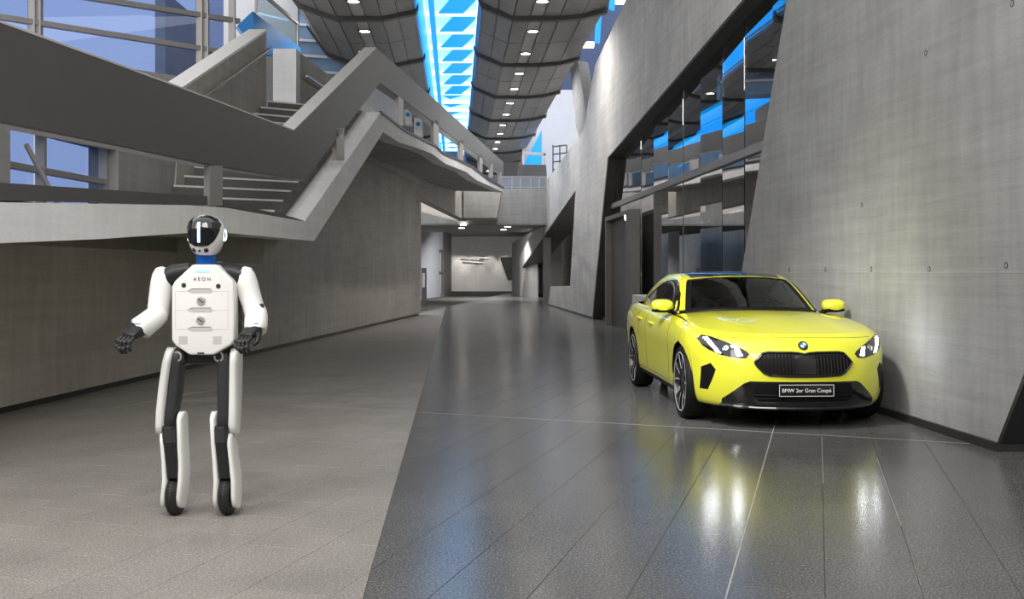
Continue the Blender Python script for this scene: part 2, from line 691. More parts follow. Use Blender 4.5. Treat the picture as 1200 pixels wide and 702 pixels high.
# dark reveals lining the big glass opening
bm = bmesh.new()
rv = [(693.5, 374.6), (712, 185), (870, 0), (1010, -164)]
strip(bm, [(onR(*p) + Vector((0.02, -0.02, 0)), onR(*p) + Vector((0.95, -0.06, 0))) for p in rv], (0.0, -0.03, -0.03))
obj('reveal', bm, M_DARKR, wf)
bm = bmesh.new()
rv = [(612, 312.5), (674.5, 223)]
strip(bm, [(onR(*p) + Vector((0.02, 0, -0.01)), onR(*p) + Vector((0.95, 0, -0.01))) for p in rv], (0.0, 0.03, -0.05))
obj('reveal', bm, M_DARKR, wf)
bm = bmesh.new()
a, b = onR(693.5, 374.6), onR(642, 358)
prism(bm, [a + Vector((-.02, 0, 0)), b + Vector((-.02, 0, 0)), b + Vector((.3, 0, 0)), a + Vector((.3, 0, 0))], (0, 0, .08))
obj('plinth_or_gap', bm, M_PLINTH, wf)
# lit room behind the slanted opening
wb = thing('wall_room', 'dim room wall with dark posts seen through the slanted opening', None, kind='structure')
bm = bmesh.new()
face(bm, [r_pt(70, 0, 7.2), r_pt(27, 0, 7.2), r_pt(27, 6.5, 7.2), r_pt(70, 6.5, 7.2)])
obj('concrete_slab', bm, M_CONW, wb)
for px, w in ((641, 0.32), (652, 0.55), (618, 0.1), (627, 0.12), (634, 0.12)):
    p = on_plane(px, 340, RA + 1.5 if px != 641 else RA + 0.15, RB)
    bm = bmesh.new()
    box(bm, (p.x - w / 2, p.y - 0.2, 0), (p.x + w / 2, p.y + 0.2, 4.6))
    obj('post', bm, M_ALUD, wb)
bm = bmesh.new()
p0, p1 = on_plane(622, 312, RA + 3, RB), on_plane(642, 318, RA + 3, RB)
bar(bm, p0, p1, 0.15, 0.1)
obj('handrail', bm, M_ALU, wb)
light('room_lamp', 'POINT', r_pt(40, 3.6, 6.2), 120, (1, .93, .82), 0.4)

# =================================================================== GLASS FRONT (right)
w2 = thing('window_1', 'tall dark glass front with reflections between the concrete walls', None, kind='structure')
ys = [12.6, 13.9, 15.2, 16.5, 17.85, 19.2, 20.55, 21.9, 23.4, 25.0, 26.6, 28.6]
for k in range(len(ys) - 1):
    tilt = 0.012 * math.sin(k * 2.3 + 0.6)
    for z0, z1 in ((0.06, 3.02), (3.12, 7.8)):
        bm = bmesh.new()
        a, b = r_pt(ys[k] + .012, z0, GA), r_pt(ys[k + 1] - .012, z0, GA)
        prism(bm, [a + Vector((tilt, 0, 0)), b - Vector((tilt, 0, 0)), b + Vector((-tilt, 0, z1 - z0)), a + Vector((tilt, 0, z1 - z0))], (.012, 0, 0))
        obj('pane', bm, M_PANED, w2)
    bm = bmesh.new()
    box(bm, tuple(r_pt(ys[k], 0, GA + .06) - Vector((.03, .012, 0))), tuple(r_pt(ys[k], 7.8, GA + .06) + Vector((.06, .012, 0))))
    obj('glass_fin', bm, M_BLACK, w2)
bm = bmesh.new()
bar(bm, r_pt(12.2, 3.07, GA - .02), r_pt(28.8, 3.07, GA - .02), 0.08, 0.12)
obj('transom', bm, M_ALU, w2)
bm = bmesh.new()
bar(bm, r_pt(12.2, .04, GA), r_pt(28.8, .04, GA), 0.12, 0.08)
obj('sill_rail', bm, M_ALUD, w2)
# room behind the glass
wi = thing('wall_inner', 'dark room with pale curtains behind the glass front', None, kind='structure')
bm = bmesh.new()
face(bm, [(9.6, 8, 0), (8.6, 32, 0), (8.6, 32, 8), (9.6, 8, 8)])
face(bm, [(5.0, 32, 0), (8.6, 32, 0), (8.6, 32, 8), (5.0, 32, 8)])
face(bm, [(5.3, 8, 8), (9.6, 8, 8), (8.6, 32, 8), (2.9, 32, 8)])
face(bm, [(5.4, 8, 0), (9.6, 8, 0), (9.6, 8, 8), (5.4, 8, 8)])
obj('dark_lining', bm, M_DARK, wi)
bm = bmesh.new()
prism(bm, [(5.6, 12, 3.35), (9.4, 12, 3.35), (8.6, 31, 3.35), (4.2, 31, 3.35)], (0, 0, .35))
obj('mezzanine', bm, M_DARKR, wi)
for k in range(9):
    y = 18.3 + k * 1.1
    bm = bmesh.new()
    x = 6.6 - 0.062 * y
    pts = []
    for q in range(9):
        pts.append((Vector((x + 0.05 * math.sin(q * 1.6), y + q * 0.11, 2.75)), Vector((x + 0.05 * math.sin(q * 1.6), y + q * 0.11, 0.02))))
    strip(bm, pts, (0.01, 0, 0))
    obj('curtain', bm, MATS['hull_shell'] if k % 3 else M_DARKR, wi)
for k, (y, z, l) in enumerate(((19.0, 2.55, 1.5), (21.4, 2.6, 1.2), (24.0, 2.5, 0.9), (16.4, 2.7, 1.2))):
    bm = bmesh.new()
    x = 6.0 - .062 * y
    box(bm, (x, y, z), (x + .05, y + l, z + .035))
    o = obj('strip_lamp', bm, M_LAMPW, None)
    tag(o, ['warm strip lamp behind the glass front nearest the middle', 'warm strip lamp behind the glass front, second of the row', 'short warm strip lamp deepest behind the glass front', 'warm strip lamp behind the glass front closest to the leaning wall'][k], 'lamp', 'strip lamps behind the glass')
light('room_glow', 'POINT', (6.8, 21, 2.3), 25, (1, .9, .78), 0.3)

# portal beside the glass
dr = thing('door_1', 'tall dark grey metal portal beside the glass front', None, kind='structure')
bm = bmesh.new()
pj = [on_plane(709, 377, RA - 0.12, RB), on_plane(738, 379, RA - 0.12, RB)]
ya, yb = pj[0].y, pj[1].y
zt = 2.62


def q_pt(y, z, dx=0.0):
    return Vector((RA - 0.12 + dx + RB * y, y, z))


prism(bm, [q_pt(yb, 0), q_pt(yb + .55, 0), q_pt(yb + .55, zt), q_pt(yb, zt)], (.22, 0, 0))
obj('jamb', bm, MATS['hull_shell'], dr)
bm = bmesh.new()
prism(bm, [q_pt(ya - .12, 0), q_pt(ya, 0), q_pt(ya, zt), q_pt(ya - .12, zt)], (.24, 0, 0))
obj('jamb', bm, MATS['hull_shell'], dr)
bm = bmesh.new()
prism(bm, [q_pt(yb, zt), q_pt(ya, zt), q_pt(ya, zt + .1), q_pt(yb, zt + .1)], (.24, 0, 0))
obj('lintel', bm, MATS['hull_shell'], dr)
bm = bmesh.new()
prism(bm, [q_pt(yb + .5, 0, .15), q_pt(ya - .1, 0, .15), q_pt(ya - .1, zt, .15), q_pt(yb + .5, zt, .15)], (.05, 0, 0))
obj('door_leaf', bm, M_ALUD, dr)
bm = bmesh.new()
cst = on_plane(735, 385, RA - 0.3, RB)
box(bm, (cst.x, cst.y - 4.6, 0), (cst.x + .7, cst.y - 0.9, .88), 0.01)
tag(obj('counter_block', bm, M_CONL), 'low pale concrete block between portal and rear of yellow car', 'block')
bm = bmesh.new()
lp = on_plane(735, 255, RA - 0.05, RB)
lathe(bm, [(0, -.06), (.05, -.06), (.06, .05), (0, .05)], lp, (0, 0, 1), 12)
tag(obj('wall_lamp', bm, M_LAMP), 'small bright lamp above the grey portal', 'lamp')

# hall behind and beside the viewer
for nm, lb, pts, off in (('wall_rear', 'concrete wall closing the hall behind the viewer', [(-9, -7, 0), (9, -7, 0), (9, -7, 8.5), (-9, -7, 8.5)], (0, -.3, 0)),
                         ('wall_right_near', 'concrete side wall beyond the end of the leaning wall', [(7.2, -7, 0), (7.2, 9.5, 0), (7.2, 9.5, 8.5), (7.2, -7, 8.5)], (.3, 0, 0))):
    bm = bmesh.new()
    prism(bm, pts, off)
    tag(obj(nm, bm, M_CONW), lb, None, None, 'structure')

# =================================================================== LEFT WALL
wl = thing('wall_left', 'dark board-marked concrete wall under the landing and balcony', None, kind='structure')


def w_pt(y, z, dx=0.0):
    return Vector((WA + WB * y + dx, y, z))


def p_pt(y, z, dx=0.0):
    return Vector((PA + PB * y + dx, y, z))


YW0, YW1 = -7.0, 32.4
bm = bmesh.new()
prism(bm, [w_pt(YW0, 0.07), w_pt(YW1, 0.07), w_pt(YW1, 4.42), w_pt(25, 4.17), w_pt(18.6, 4.05), w_pt(13.6, 1.8), w_pt(YW0, 1.6)], (-0.6, 0, 0))
obj('concrete_slab', bm, M_CONW, wl)
bm = bmesh.new()
prism(bm, [w_pt(YW0, 0, -.05), w_pt(YW1 - .1, 0, -.05), w_pt(YW1 - .1, .07, -.05), w_pt(YW0, .07, -.05)], (-0.4, 0, 0))
obj('plinth_or_gap', bm, M_PLINTH, wl)  # dark recessed strip, made for the shadow gap under the left wall
for px, py in ((456, 220), (489, 235), (487, 345)):
    c = onW(px, py)
    bm = bmesh.new()
    lathe(bm, [(0.0, -.01), (.03, -.01), (.036, .004), (.045, .004), (.045, -.01)], c, (1, 0, 0), 12)
    obj('tie_hole', bm, M_DARKR, wl)
# upper concrete pieces behind the landing
wu = thing('wall_landing', 'pale concrete wall pieces beside the low window on the landing', None, kind='structure')
for (y0, y1, z0, z1, m_) in ((5.0, 9.84, 1.6, 3.2, M_CON), (12.05, 13.9, 1.6, 3.25, M_CON), (9.84, 12.05, 2.78, 3.2, M_CON), (9.84, 12.05, 1.6, 2.0, M_CON)):
    bm = bmesh.new()
    prism(bm, [w_pt(y0, z0), w_pt(y1, z0), w_pt(y1, z1), w_pt(y0, z1)], (-.35, 0, 0))
    obj('concrete_piece', bm, m_, wu)
# low window on the landing
w3 = thing('window_2', 'low blue window with grey frame behind the landing balustrade', None, kind='structure')
for y0, y1 in ((9.84, 10.62), (10.72, 12.05)):
    for z0, z1 in ((2.0, 2.36), (2.40, 2.78)):
        bm = bmesh.new()
        prism(bm, [w_pt(y0, z0, -.2), w_pt(y1, z0, -.2), w_pt(y1, z1, -.2), w_pt(y0, z1, -.2)], (-.01, 0, 0))
        obj('pane', bm, M_PANE, w3)
for a, b in (((9.84, 2.38), (12.05, 2.38)), ((9.84, 2.77), (12.05, 2.80)), ((10.67, 2.0), (10.67, 2.78)), ((12.02, 2.0), (12.02, 2.78)), ((9.86, 2.0), (9.86, 2.78))):
    bm = bmesh.new()
    bar(bm, w_pt(*a, -.16), w_pt(*b, -.16), 0.1, 0.06)
    obj('window_frame', bm, M_ALU, w3)
bm = bmesh.new()
p0, p1 = w_pt(9.9, 2.55, .12), w_pt(10.6, 1.9, .12)
tube(bm, [p0, p1], .025)
tag(obj('handrail', bm, M_STEEL), 'slanting steel handrail in front of the low blue window', 'handrail')

# =================================================================== LANDING, STAIRS, BALCONY
ld = thing('landing', 'pale concrete landing slab projecting over the robot', 'landing')
fas = [((-160, 234), (-160, 289)), ((0, 237), (0, 285)), ((120, 239), (120, 280)), ((222, 240.5), (222, 272.8)), ((266, 243.5), (266, 272.8)), ((357, 259.5), (368, 282.5))]
bm = bmesh.new()
strip(bm, [(onP(*t), onP(*b)) for t, b in fas], (-.35, 0, 0))
obj('fascia', bm, M_CONL, ld)
bm = bmesh.new()
prism(bm, [p_pt(5.0, 1.62, -.1), p_pt(14.0, 1.80, -.1), w_pt(14.0, 1.80, .0), w_pt(5.0, 1.62, .0)], (0, 0, .18))
obj('slab', bm, M_CONW, ld)

band = thing('balustrade', 'dark grey folded steel balustrade band along landing, stair and balcony', 'balustrade')
bp = [((-160, -32), (-160, 106)), ((0, 26), (0, 142)), ((140, 76.5), (140, 170)), ((247, 116), (247, 193)), ((344, 153), (357, 211)), ((441, 56), (445.5, 97)), ((500, 108), (500, 137)), ((545, 149), (545, 171.5)), ((590, 190), (590, 204.5))]
bm = bmesh.new()
strip(bm, [(onP(*t), onP(*b)) for t, b in bp], (-.2, 0, 0))
obj('band', bm, M_BAND, band)
bm = bmesh.new()
strip(bm, [(onP(*t) + Vector((.004, 0, .012)), onP(*t) + Vector((.004, 0, -.004))) for t, b in bp[:6]], (-.208, 0, 0))
obj('coping', bm, M_COPE, band)
bm = bmesh.new()
strip(bm, [(onP(*b) + Vector((-.02, 0, .003)), onP(*b) + Vector((-.02, 0, -.012))) for t, b in bp], (-.17, 0, 0))
obj('soffit_strip', bm, M_ALU, band)
bm = bmesh.new()
strip(bm, [(onP(-160, 193), onP(-160, 231)), (onP(0, 214), onP(0, 235)), (onP(243, 230), onP(243, 240))], (-.12, 0, 0))
obj('kick_plate', bm, M_BAND, band)
bm = bmesh.new()
strip(bm, [(onP(262, 235.5), onP(262, 242)), (onP(345, 255), onP(357, 259))], (-.12, 0, 0))
obj('kick_plate', bm, M_BAND, band)
for (px0, px1, y0, y1) in ((246, 261, 194, 241), (394.5, 403.5, 150, 188), (467, 473, 112, 147), (508, 514, 140, 172), (539, 543, 164, 188), (562, 565.5, 182, 202), (575, 578, 192, 208), (585.5, 588, 201, 217)):
    a, b, c, d = onP(px0, y0), onP(px1, y0), onP(px1, y1), onP(px0, y1)
    bm = bmesh.new()
    prism(bm, [a, b, c, d], (-.07, 0.02, 0))
    obj('post', bm, M_ALU, band)

st = thing('staircase', 'grey stone stair with pale nosings rising behind the folded band', 'staircase')
sA, sB = onP(358, 260), onP(446, 131.5)
bm = bmesh.new()
strip(bm, [(onP(357, 259.5), onP(368, 282.5)), (sB, onP(449, 155))], (-.30, 0, 0))
obj('stringer', bm, M_CONL, st)
bm = bmesh.new()
bar(bm, sA + Vector((-.30, 0, .015)), sB + Vector((-.30, 0, .015)), .03, .05)
obj('stringer_edge', bm, M_COPE, st)
NS = 14
SKEW = 0.9      # the nosings run at an angle across the flight
y0, y1, z0, z1 = sA.y - .35, sB.y, sA.z - 0.02, sB.z
for k in range(NS):
    ya = y0 + (y1 - y0) * k / NS
    yb = y0 + (y1 - y0) * (k + 1) / NS
    zz = z0 + (z1 - z0) * (k + 1) / NS
    zb = zz - (z1 - z0) / NS - .05
    bm = bmesh.new()
    prism(bm, [w_pt(ya - SKEW, zb, .02), p_pt(ya, zb, -.31), p_pt(yb + .04, zb, -.31), w_pt(yb + .04 - SKEW, zb, .02)], (0, 0, zz - zb))
    stp = obj('step', bm, M_STEP, st)
    bm = bmesh.new()
    prism(bm, [w_pt(ya - .012 - SKEW, zz - .022, .02), p_pt(ya - .012, zz - .022, -.31), p_pt(ya + .05, zz - .022, -.31), w_pt(ya + .05 - SKEW, zz - .022, .02)], (0, 0, .026))
    obj('nosing', bm, M_NOSE, stp)
bm = bmesh.new()
prism(bm, [w_pt(y0 - .1, z0 - .55), w_pt(y1, z1 - .5), w_pt(y1, z1 - .3), w_pt(y0, z0 - .2)], (1.15, 0, 0))
obj('soffit', bm, M_CONW, st)

# parapet on the wall side of the stair
pp = thing('parapet', 'sloping concrete parapet with pale top beside the stair', 'parapet')
a, b = onW(213, 103), onW(312, 35)
bm = bmesh.new()
prism(bm, [a, b, b + Vector((0, 0, -1.9)), a + Vector((0, -.3, -1.6))], (-.28, 0, 0))
obj('parapet_wall', bm, M_CONW, pp)
bm = bmesh.new()
prism(bm, [a + Vector((.012, 0, -.03)), b + Vector((.012, 0, -.03)), b + Vector((.012, 0, .012)), a + Vector((.012, 0, .012))], (-.3, 0, 0))
obj('coping', bm, MATS['step_nosing'], pp)
bm = bmesh.new()
ra, rb = on_plane(238, 114, WA + .1, WB), on_plane(317, 56, WA + .1, WB)
tube(bm, [ra, rb], .022)
rail = tag(obj('stair_handrail', bm, M_STEEL), 'round steel handrail rising along the sloping parapet', 'handrail')
for t in (.25, .75):
    bm = bmesh.new()
    c = ra.lerp(rb, t)
    tube(bm, [c, c + Vector((0, 0, -.07)), c + Vector((-.1, 0, -.09))], .009, 8)
    obj('bracket', bm, M_STEEL, rail)
# pillar and parapet at the head of the stair
pl = thing('parapet_pillar', 'pale concrete pier at the head of the stair', 'pier')
a = pt_depth(320, 57, 18.6)
b = pt_depth(347, 57, 18.6)
bm = bmesh.new()
box(bm, (a.x, 18.6, 4.0), (b.x, 18.95, a.z))
obj('pier', bm, M_CONL, pl)
bm = bmesh.new()
s = Vector((WB, 1, 0))
q0 = Vector((b.x, 18.95, 4.0))
prism(bm, [q0, q0 + s * 14, q0 + s * 14 + Vector((0, 0, 1.15)), q0 + Vector((0, 0, a.z - 4.0))], (-.25, 0, 0))
obj('parapet_wall', bm, M_CONW, pl)
bm = bmesh.new()
q1 = q0 + Vector((.09, .15, .95))
tube(bm, [q1, q1 + s * 13], .025)
tag(obj('balcony_handrail', bm, M_STEEL), 'steel handrail along the parapet behind the pier', 'handrail')

# balcony slab with its wavy edge
bc = thing('balcony', 'long concrete balcony slab with wavy edge above the passage', 'balcony')
top = [(446, 131.5), (474, 153), (490, 161), (510, 171), (518, 179), (546, 192), (554, 196), (574, 212), (590, 220.5)]
bot = [(449, 155), (468, 167), (490, 174), (506, 180), (522, 192), (546, 201.5), (558, 211), (574, 218), (590, 225.5)]
bm = bmesh.new()
strip(bm, [(onP(*t), onP(*b_)) for t, b_ in zip(top, bot)], (-.3, 0, 0))
obj('fascia', bm, M_CONL, bc)
bm = bmesh.new()
strip(bm, [(onP(t[0], t[1] - 1.4) + Vector((.02, 0, 0)), onP(t[0], t[1] + 1.2) + Vector((.02, 0, 0))) for t in top], (-.05, 0, 0))
obj('edge_gasket', bm, M_BLACK, bc)
bm = bmesh.new()
for i in range(len(bot) - 1):
    a, b = onP(*bot[i]), onP(*bot[i + 1])
    a2, b2 = w_pt(a.y + 0.0, a.z + .05), w_pt(b.y, b.z + .05)
    strip(bm, [(a + Vector((-.05, 0, .2)), a + Vector((-.05, 0, 0.01))), (b + Vector((-.05, 0, .2)), b + Vector((-.05, 0, 0.01)))], tuple((a2 - a)))
obj('slab', bm, M_CON, bc)
bm = bmesh.new()
a, b = onP(446, 131.5), onP(590, 220.5)
prism(bm, [a + Vector((-.2, 0, -.1)), b + Vector((-.2, 0, -.1)), b + Vector((-2.0, 0, -.1)), a + Vector((-1.8, 0, -.1))], (0, 0, .08))
obj('floor_finish', bm, M_STEP, bc)
# two white speaker boxes on the balcony
for k, (x0, x1, ya, yb) in enumerate(((474, 482, 128, 146), (485, 495, 138, 159))):
    pa = on_plane(x0, yb, PA - .45, PB)
    pb = pt_depth(x1, ya, pa.y)
    bm = bmesh.new()
    box(bm, (pa.x, pa.y, pa.z), (pb.x, pa.y + .3, pb.z), .01)
    e = tag(obj('kiosk_box', bm, MATS['white_wall']), ['smaller white box with blue dot on the balcony, left of its twin', 'larger white box with blue dot on the balcony, right of its twin'][k], 'box', 'white boxes on the balcony')
    bm = bmesh.new()
    lathe(bm, [(0, -.004), (.05, -.004), (.05, .01)], ((pa.x + pb.x) / 2, pa.y, pa.z * .35 + pb.z * .65), (0, 1, 0), 16)
    obj('dot', bm, M_BLUEW, e)
# blue lit screen wall behind the balcony opening
bm = bmesh.new()
prism(bm, [on_plane(425, 60, PA - 2.6, PB), on_plane(470, 125, PA - 2.6, PB), on_plane(470, 175, PA - 2.6, PB), on_plane(425, 135, PA - 2.6, PB)], (-.1, 0, 0))
tag(obj('balcony_back_panel', bm, MATS['hull_panel']), 'grey panel seen through the gap under the balcony band', 'panel')

# =================================================================== UPPER LEFT GLAZING
FA, FB = -26.49, 1.028


def onF(px, py):
    return on_plane(px, py, FA, FB)


w4 = thing('window_3', 'large blue upper glazing with grey rails behind the parapet', None, kind='structure')
cols = [-160, 38, 236, 262, 300]
ytop = [-90, -75]


def rail_y(px, base, slope=0.157):
    return base + slope * px


levels = [-95, -19, 20.0, 60]     # pixel heights of the rails at px = 0
for i in range(len(cols) - 1):
    for j in range(len(levels) - 1):
        x0, x1 = cols[i], cols[i + 1]
        if i == 3 and j < 2:
            continue
        bm = bmesh.new()
        prism(bm, [onF(x0, rail_y(x0, levels[j])), onF(x1, rail_y(x1, levels[j])), onF(x1, rail_y(x1, levels[j + 1])), onF(x0, rail_y(x0, levels[j + 1]))], (-.008, .008, 0))
        obj('pane', bm, M_PANE, w4)
for lv in levels[1:]:
    bm = bmesh.new()
    bar(bm, onF(-160, rail_y(-160, lv)), onF(280, rail_y(280, lv)), .12, .09)
    obj('rail', bm, M_ALU, w4)
for px in (38, 45, 234, 241, 272):
    bm = bmesh.new()
    bar(bm, onF(px, rail_y(px, levels[0])), onF(px, rail_y(px, levels[-1])), .12, .10)
    obj('mullion', bm, M_ALU, w4)
# blue slanted balustrade and glass at the head of the upper stair
bs = thing('upper_balustrade', 'bright blue slanted balustrade with glass above it near the ceiling', 'balustrade')
bm = bmesh.new()
prism(bm, [pt_depth(278, 30, 24), pt_depth(296, 13, 24), pt_depth(352, 56, 26), pt_depth(352, 70, 26), pt_depth(300, 62, 24)], (-.1, .25, 0))
obj('blue_panel', bm, M_BLUEW, bs)
bm = bmesh.new()
prism(bm, [pt_depth(300, -14, 24.2), pt_depth(347, 26, 26), pt_depth(347, 54, 26), pt_depth(300, 14, 24.2)], (-.02, .02, 0))
obj('pane', bm, M_PANEC, bs)
bm = bmesh.new()
bar(bm, pt_depth(298, -15, 24.1), pt_depth(348, 27, 26), .07, .07)
obj('rail', bm, M_ALU, bs)
for x, t in ((300, 0), (347, 1)):
    bm = bmesh.new()
    bar(bm, pt_depth(x, 15 if t == 0 else 55, 24.1 + 1.9 * t), pt_depth(x, -15 if t == 0 else 27, 24.1 + 1.9 * t), .05)
    obj('post', bm, M_ALU, bs)
# inner walls of the upper floors on the left
for nm, lb, pts, off, m_ in (('wall_upper_left', 'grey wall of the upper floor behind the balcony', [(-10.2, 30.5, 0), (-11.0, 78, 0), (-11.0, 78, 9.6), (-10.2, 30.5, 9.6)], (-.3, 0, 0), M_CONW),
                             ('wall_far_end', 'grey blue wall closing the far end above the bridge', [(-11, 77, 3.9), (10, 77, 3.9), (10, 77, 11), (-11, 77, 11)], (0, .3, 0), M_HULLD),
                             ('wall_stair_back', 'grey wall behind the head of the stair', [(-4.75, 19.6, 3.9), (-4.2, 19.6, 3.9), (-4.2, 19.6, 5.42), (-4.75, 19.6, 5.42)], (0, .2, 0), M_ALUD)):
    bm = bmesh.new()
    prism(bm, pts, off)
    tag(obj(nm, bm, m_), lb, None, None, 'structure')
# pale wall behind it
bm = bmesh.new()
prism(bm, [pt_depth(240, -120, 31), pt_depth(349, -120, 31), pt_depth(349, 60, 31), pt_depth(240, 60, 31)], (0, .2, 0))
tag(obj('wall_upper_back', bm, MATS['white_wall']), 'pale upper wall behind the blue slanted balustrade', None, None, 'structure')
# louvred glazing left of the ceiling hull
w5 = thing('window_4', 'pale blue louvred glazing between pier and ceiling hull', None, kind='structure')
for k in range(9):
    ya = -60 + k * 18
    bm = bmesh.new()
    prism(bm, [pt_depth(346, ya, 36), pt_depth(470, ya + 8, 36), pt_depth(470, ya + 23, 36), pt_depth(346, ya + 15, 36)], (0, .3, -.12))
    obj('louvre', bm, M_LOUV, w5)
    bm = bmesh.new()
    bar(bm, pt_depth(346, ya - 1.5, 35.9), pt_depth(470, ya + 6.5, 35.9), .08, .08)
    obj('louvre_rail', bm, M_WHITE, w5)

# =================================================================== CEILING HULLS
ORD = ['first', 'second', 'third', 'fourth', 'fifth', 'sixth', 'seventh', 'eighth', 'ninth', 'tenth', 'eleventh', 'twelfth', 'thirteenth', 'fourteenth', 'fifteenth', 'sixteenth']
HZ = 8.335
HB = -0.054
BAY = 6.4
Y_RIB0 = 28.4


def hull(name, c0, sec, label, side, lamps):
    root = thing(name, label, None, kind='structure')

    def P(y, dx, dz):
        return Vector((c0 + HB * y + dx, y, HZ + dz))
    ribs = [Y_RIB0 + BAY * k for k in range(-3, 8)]
    y0, y1 = ribs[0], ribs[-1]
    bm = bmesh.new()
    shell = [(s[0], s[1] + .05) for s in sec]
    prism(bm, [P(y0, *s) for s in shell], P(y1, 0, 0) - P(y0, 0, 0))
    obj('shell', bm, M_HULLS, root)
    # panels: one per facet, half bay long
    facets = []
    for (a, b) in zip(sec, sec[1:]):
        facets.append((a, b))
    for r0, r1 in zip(ribs, ribs[1:]):
        if r1 < 20:
            continue
        for h in range(2):
            ya, yb = r0 + .2 + h * (BAY / 2 - .1), r0 + .2 + (h + 1) * (BAY / 2 - .1) - .05
            for f, (a, b) in enumerate(facets):
                a, b = Vector((a[0], a[1])), Vector((b[0], b[1]))
                n = 3 if abs(b.y - a.y) < 0.05 else (2 if abs(b.x - a.x) > .7 else 1)
                if n == 3:
                    cuts = [0, .36, .64, 1]
                elif n == 2:
                    cuts = [0, .5, 1]
                else:
                    cuts = [0, 1]
                for k in range(len(cuts) - 1):
                    p, q = a.lerp(b, cuts[k] + .018), a.lerp(b, cuts[k + 1] - .018)
                    bm = bmesh.new()
                    lift = .012 if (n == 3 and k == 1) else 0.0
                    prism(bm, [P(ya, p.x, p.y + lift), P(ya, q.x, q.y + lift), P(yb, q.x, q.y + lift), P(yb, p.x, p.y + lift)], (0, 0, .03))
                    obj('panel', bm, M_HULLS if lift else M_HULL, root)
    for r in ribs:
        if r < 20:
            continue
        bm = bmesh.new()
        rp = [(s[0] * 1.03, s[1] - .10) for s in sec]
        strip(bm, [(P(r, *s), P(r, s[0], s[1] + .14)) for s in rp], (0, .22, 0))
        obj('rib', bm, M_RIB, root)
    k = 0
    for r in ribs[:-1]:
        for t in (.27, .75):
            y = r + BAY * t
            cz = P(y, .0, -.004)
            if not (lamps[0] < y < lamps[1]):
                continue
            bm = bmesh.new()
            lathe(bm, [(0, 0), (.15, 0), (.15, .02)], cz, (0, 0, 1), 20)
            o = bpy.data.objects.new('downlight', None)
            COL.objects.link(o)
            tag(o, 'round white downlight in the %s ceiling hull, %s from the camera' % (side, ORD[k]), 'downlight', 'downlights in the %s hull' % side)
            obj('diffuser', bm, M_LAMP, o)
            if k % 2 == 0:
                light('downlight_lamp', 'SPOT', tuple(cz + Vector((0, 0, -.03))), 1050, (1, .96, .9), .14, tuple(cz + Vector((0, 0, -3))), 150, .9)
            bm = bmesh.new()
            lathe(bm, [(.15, -.008), (.19, -.008), (.19, .02), (.15, .02), (.15, -.008)], cz, (0, 0, 1), 20)
            obj('trim_ring', bm, MATS['hull_rib'], o)
            k += 1
    return root


hull('ceiling_right', 2.23, [(-1.60, .62), (-1.5, .36), (-.66, .0), (.62, 0), (1.24, .06), (1.86, .22), (2.0, 1.0)], 'grey ribbed ceiling hull with a row of downlights on the right', 'right', (24, 72))
hull('ceiling_left', -2.65, [(-2.3, 1.3), (-1.65, .36), (-.62, .0), (.62, 0), (1.5, .18), (1.56, .34)], 'grey ribbed ceiling hull above the folded balustrade on the left', 'left', (25, 42))

# =================================================================== BLUE SKYLIGHT
SK_X = -0.10


def S(y, dx, z):
    return Vector((SK_X + HB * y + dx, y, z))


ZS = 10.35
PER = 2.66
for SK_X, SK_K, _lab in ((-0.10, -3, 'bright blue lit skylight strip with pale cross fins between the hulls'), (-6.05, 3, 'second blue lit skylight strip left of the left hull')):
    SK_Y = 35.9 + PER * SK_K - .02
    sk = thing('skylight', _lab, 'skylight', group='blue lit skylight strips')
    for k in range(SK_K, 16):
        y = 35.9 + PER * k
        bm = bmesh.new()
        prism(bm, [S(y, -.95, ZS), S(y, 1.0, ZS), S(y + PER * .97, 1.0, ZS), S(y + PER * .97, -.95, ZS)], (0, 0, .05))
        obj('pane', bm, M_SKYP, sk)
        if k < 6:
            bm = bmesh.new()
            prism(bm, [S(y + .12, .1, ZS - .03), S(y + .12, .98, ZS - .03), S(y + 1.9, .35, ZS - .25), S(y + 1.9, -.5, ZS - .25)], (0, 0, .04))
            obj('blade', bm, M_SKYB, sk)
        else:
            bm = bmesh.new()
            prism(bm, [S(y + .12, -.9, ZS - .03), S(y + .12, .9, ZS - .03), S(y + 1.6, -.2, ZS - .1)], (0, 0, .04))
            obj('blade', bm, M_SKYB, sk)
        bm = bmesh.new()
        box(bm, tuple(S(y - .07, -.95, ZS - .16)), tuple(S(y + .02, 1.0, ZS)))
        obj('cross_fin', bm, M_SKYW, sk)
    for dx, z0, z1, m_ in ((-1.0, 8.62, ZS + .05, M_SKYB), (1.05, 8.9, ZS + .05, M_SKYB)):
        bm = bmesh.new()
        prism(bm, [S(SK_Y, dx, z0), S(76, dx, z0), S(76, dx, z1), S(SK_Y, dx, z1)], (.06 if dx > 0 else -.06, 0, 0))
        obj('side_lining', bm, m_, sk)  # blue light on the lining is its own glow
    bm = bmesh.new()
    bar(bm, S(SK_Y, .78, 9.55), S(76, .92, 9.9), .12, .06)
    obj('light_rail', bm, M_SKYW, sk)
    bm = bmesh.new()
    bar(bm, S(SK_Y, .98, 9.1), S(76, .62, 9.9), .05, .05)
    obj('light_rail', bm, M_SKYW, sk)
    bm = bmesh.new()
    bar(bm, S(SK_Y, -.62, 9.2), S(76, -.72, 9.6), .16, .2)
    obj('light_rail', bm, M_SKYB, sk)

SK_X = -0.10
bm = bmesh.new()
prism(bm, [S(9.2, -1.3, 8.95), S(9.2, 1.4, 8.95), S(27.8, 1.4, 8.95), S(27.8, -1.3, 8.95)], (0, 0, .2))
tag(obj('ceiling_blocker', bm, M_HULLD), 'unseen grey ceiling strip added between the hulls to shut out bright sky', None, None, 'structure')  # unseen strip added to keep bright sky out of the floor reflection
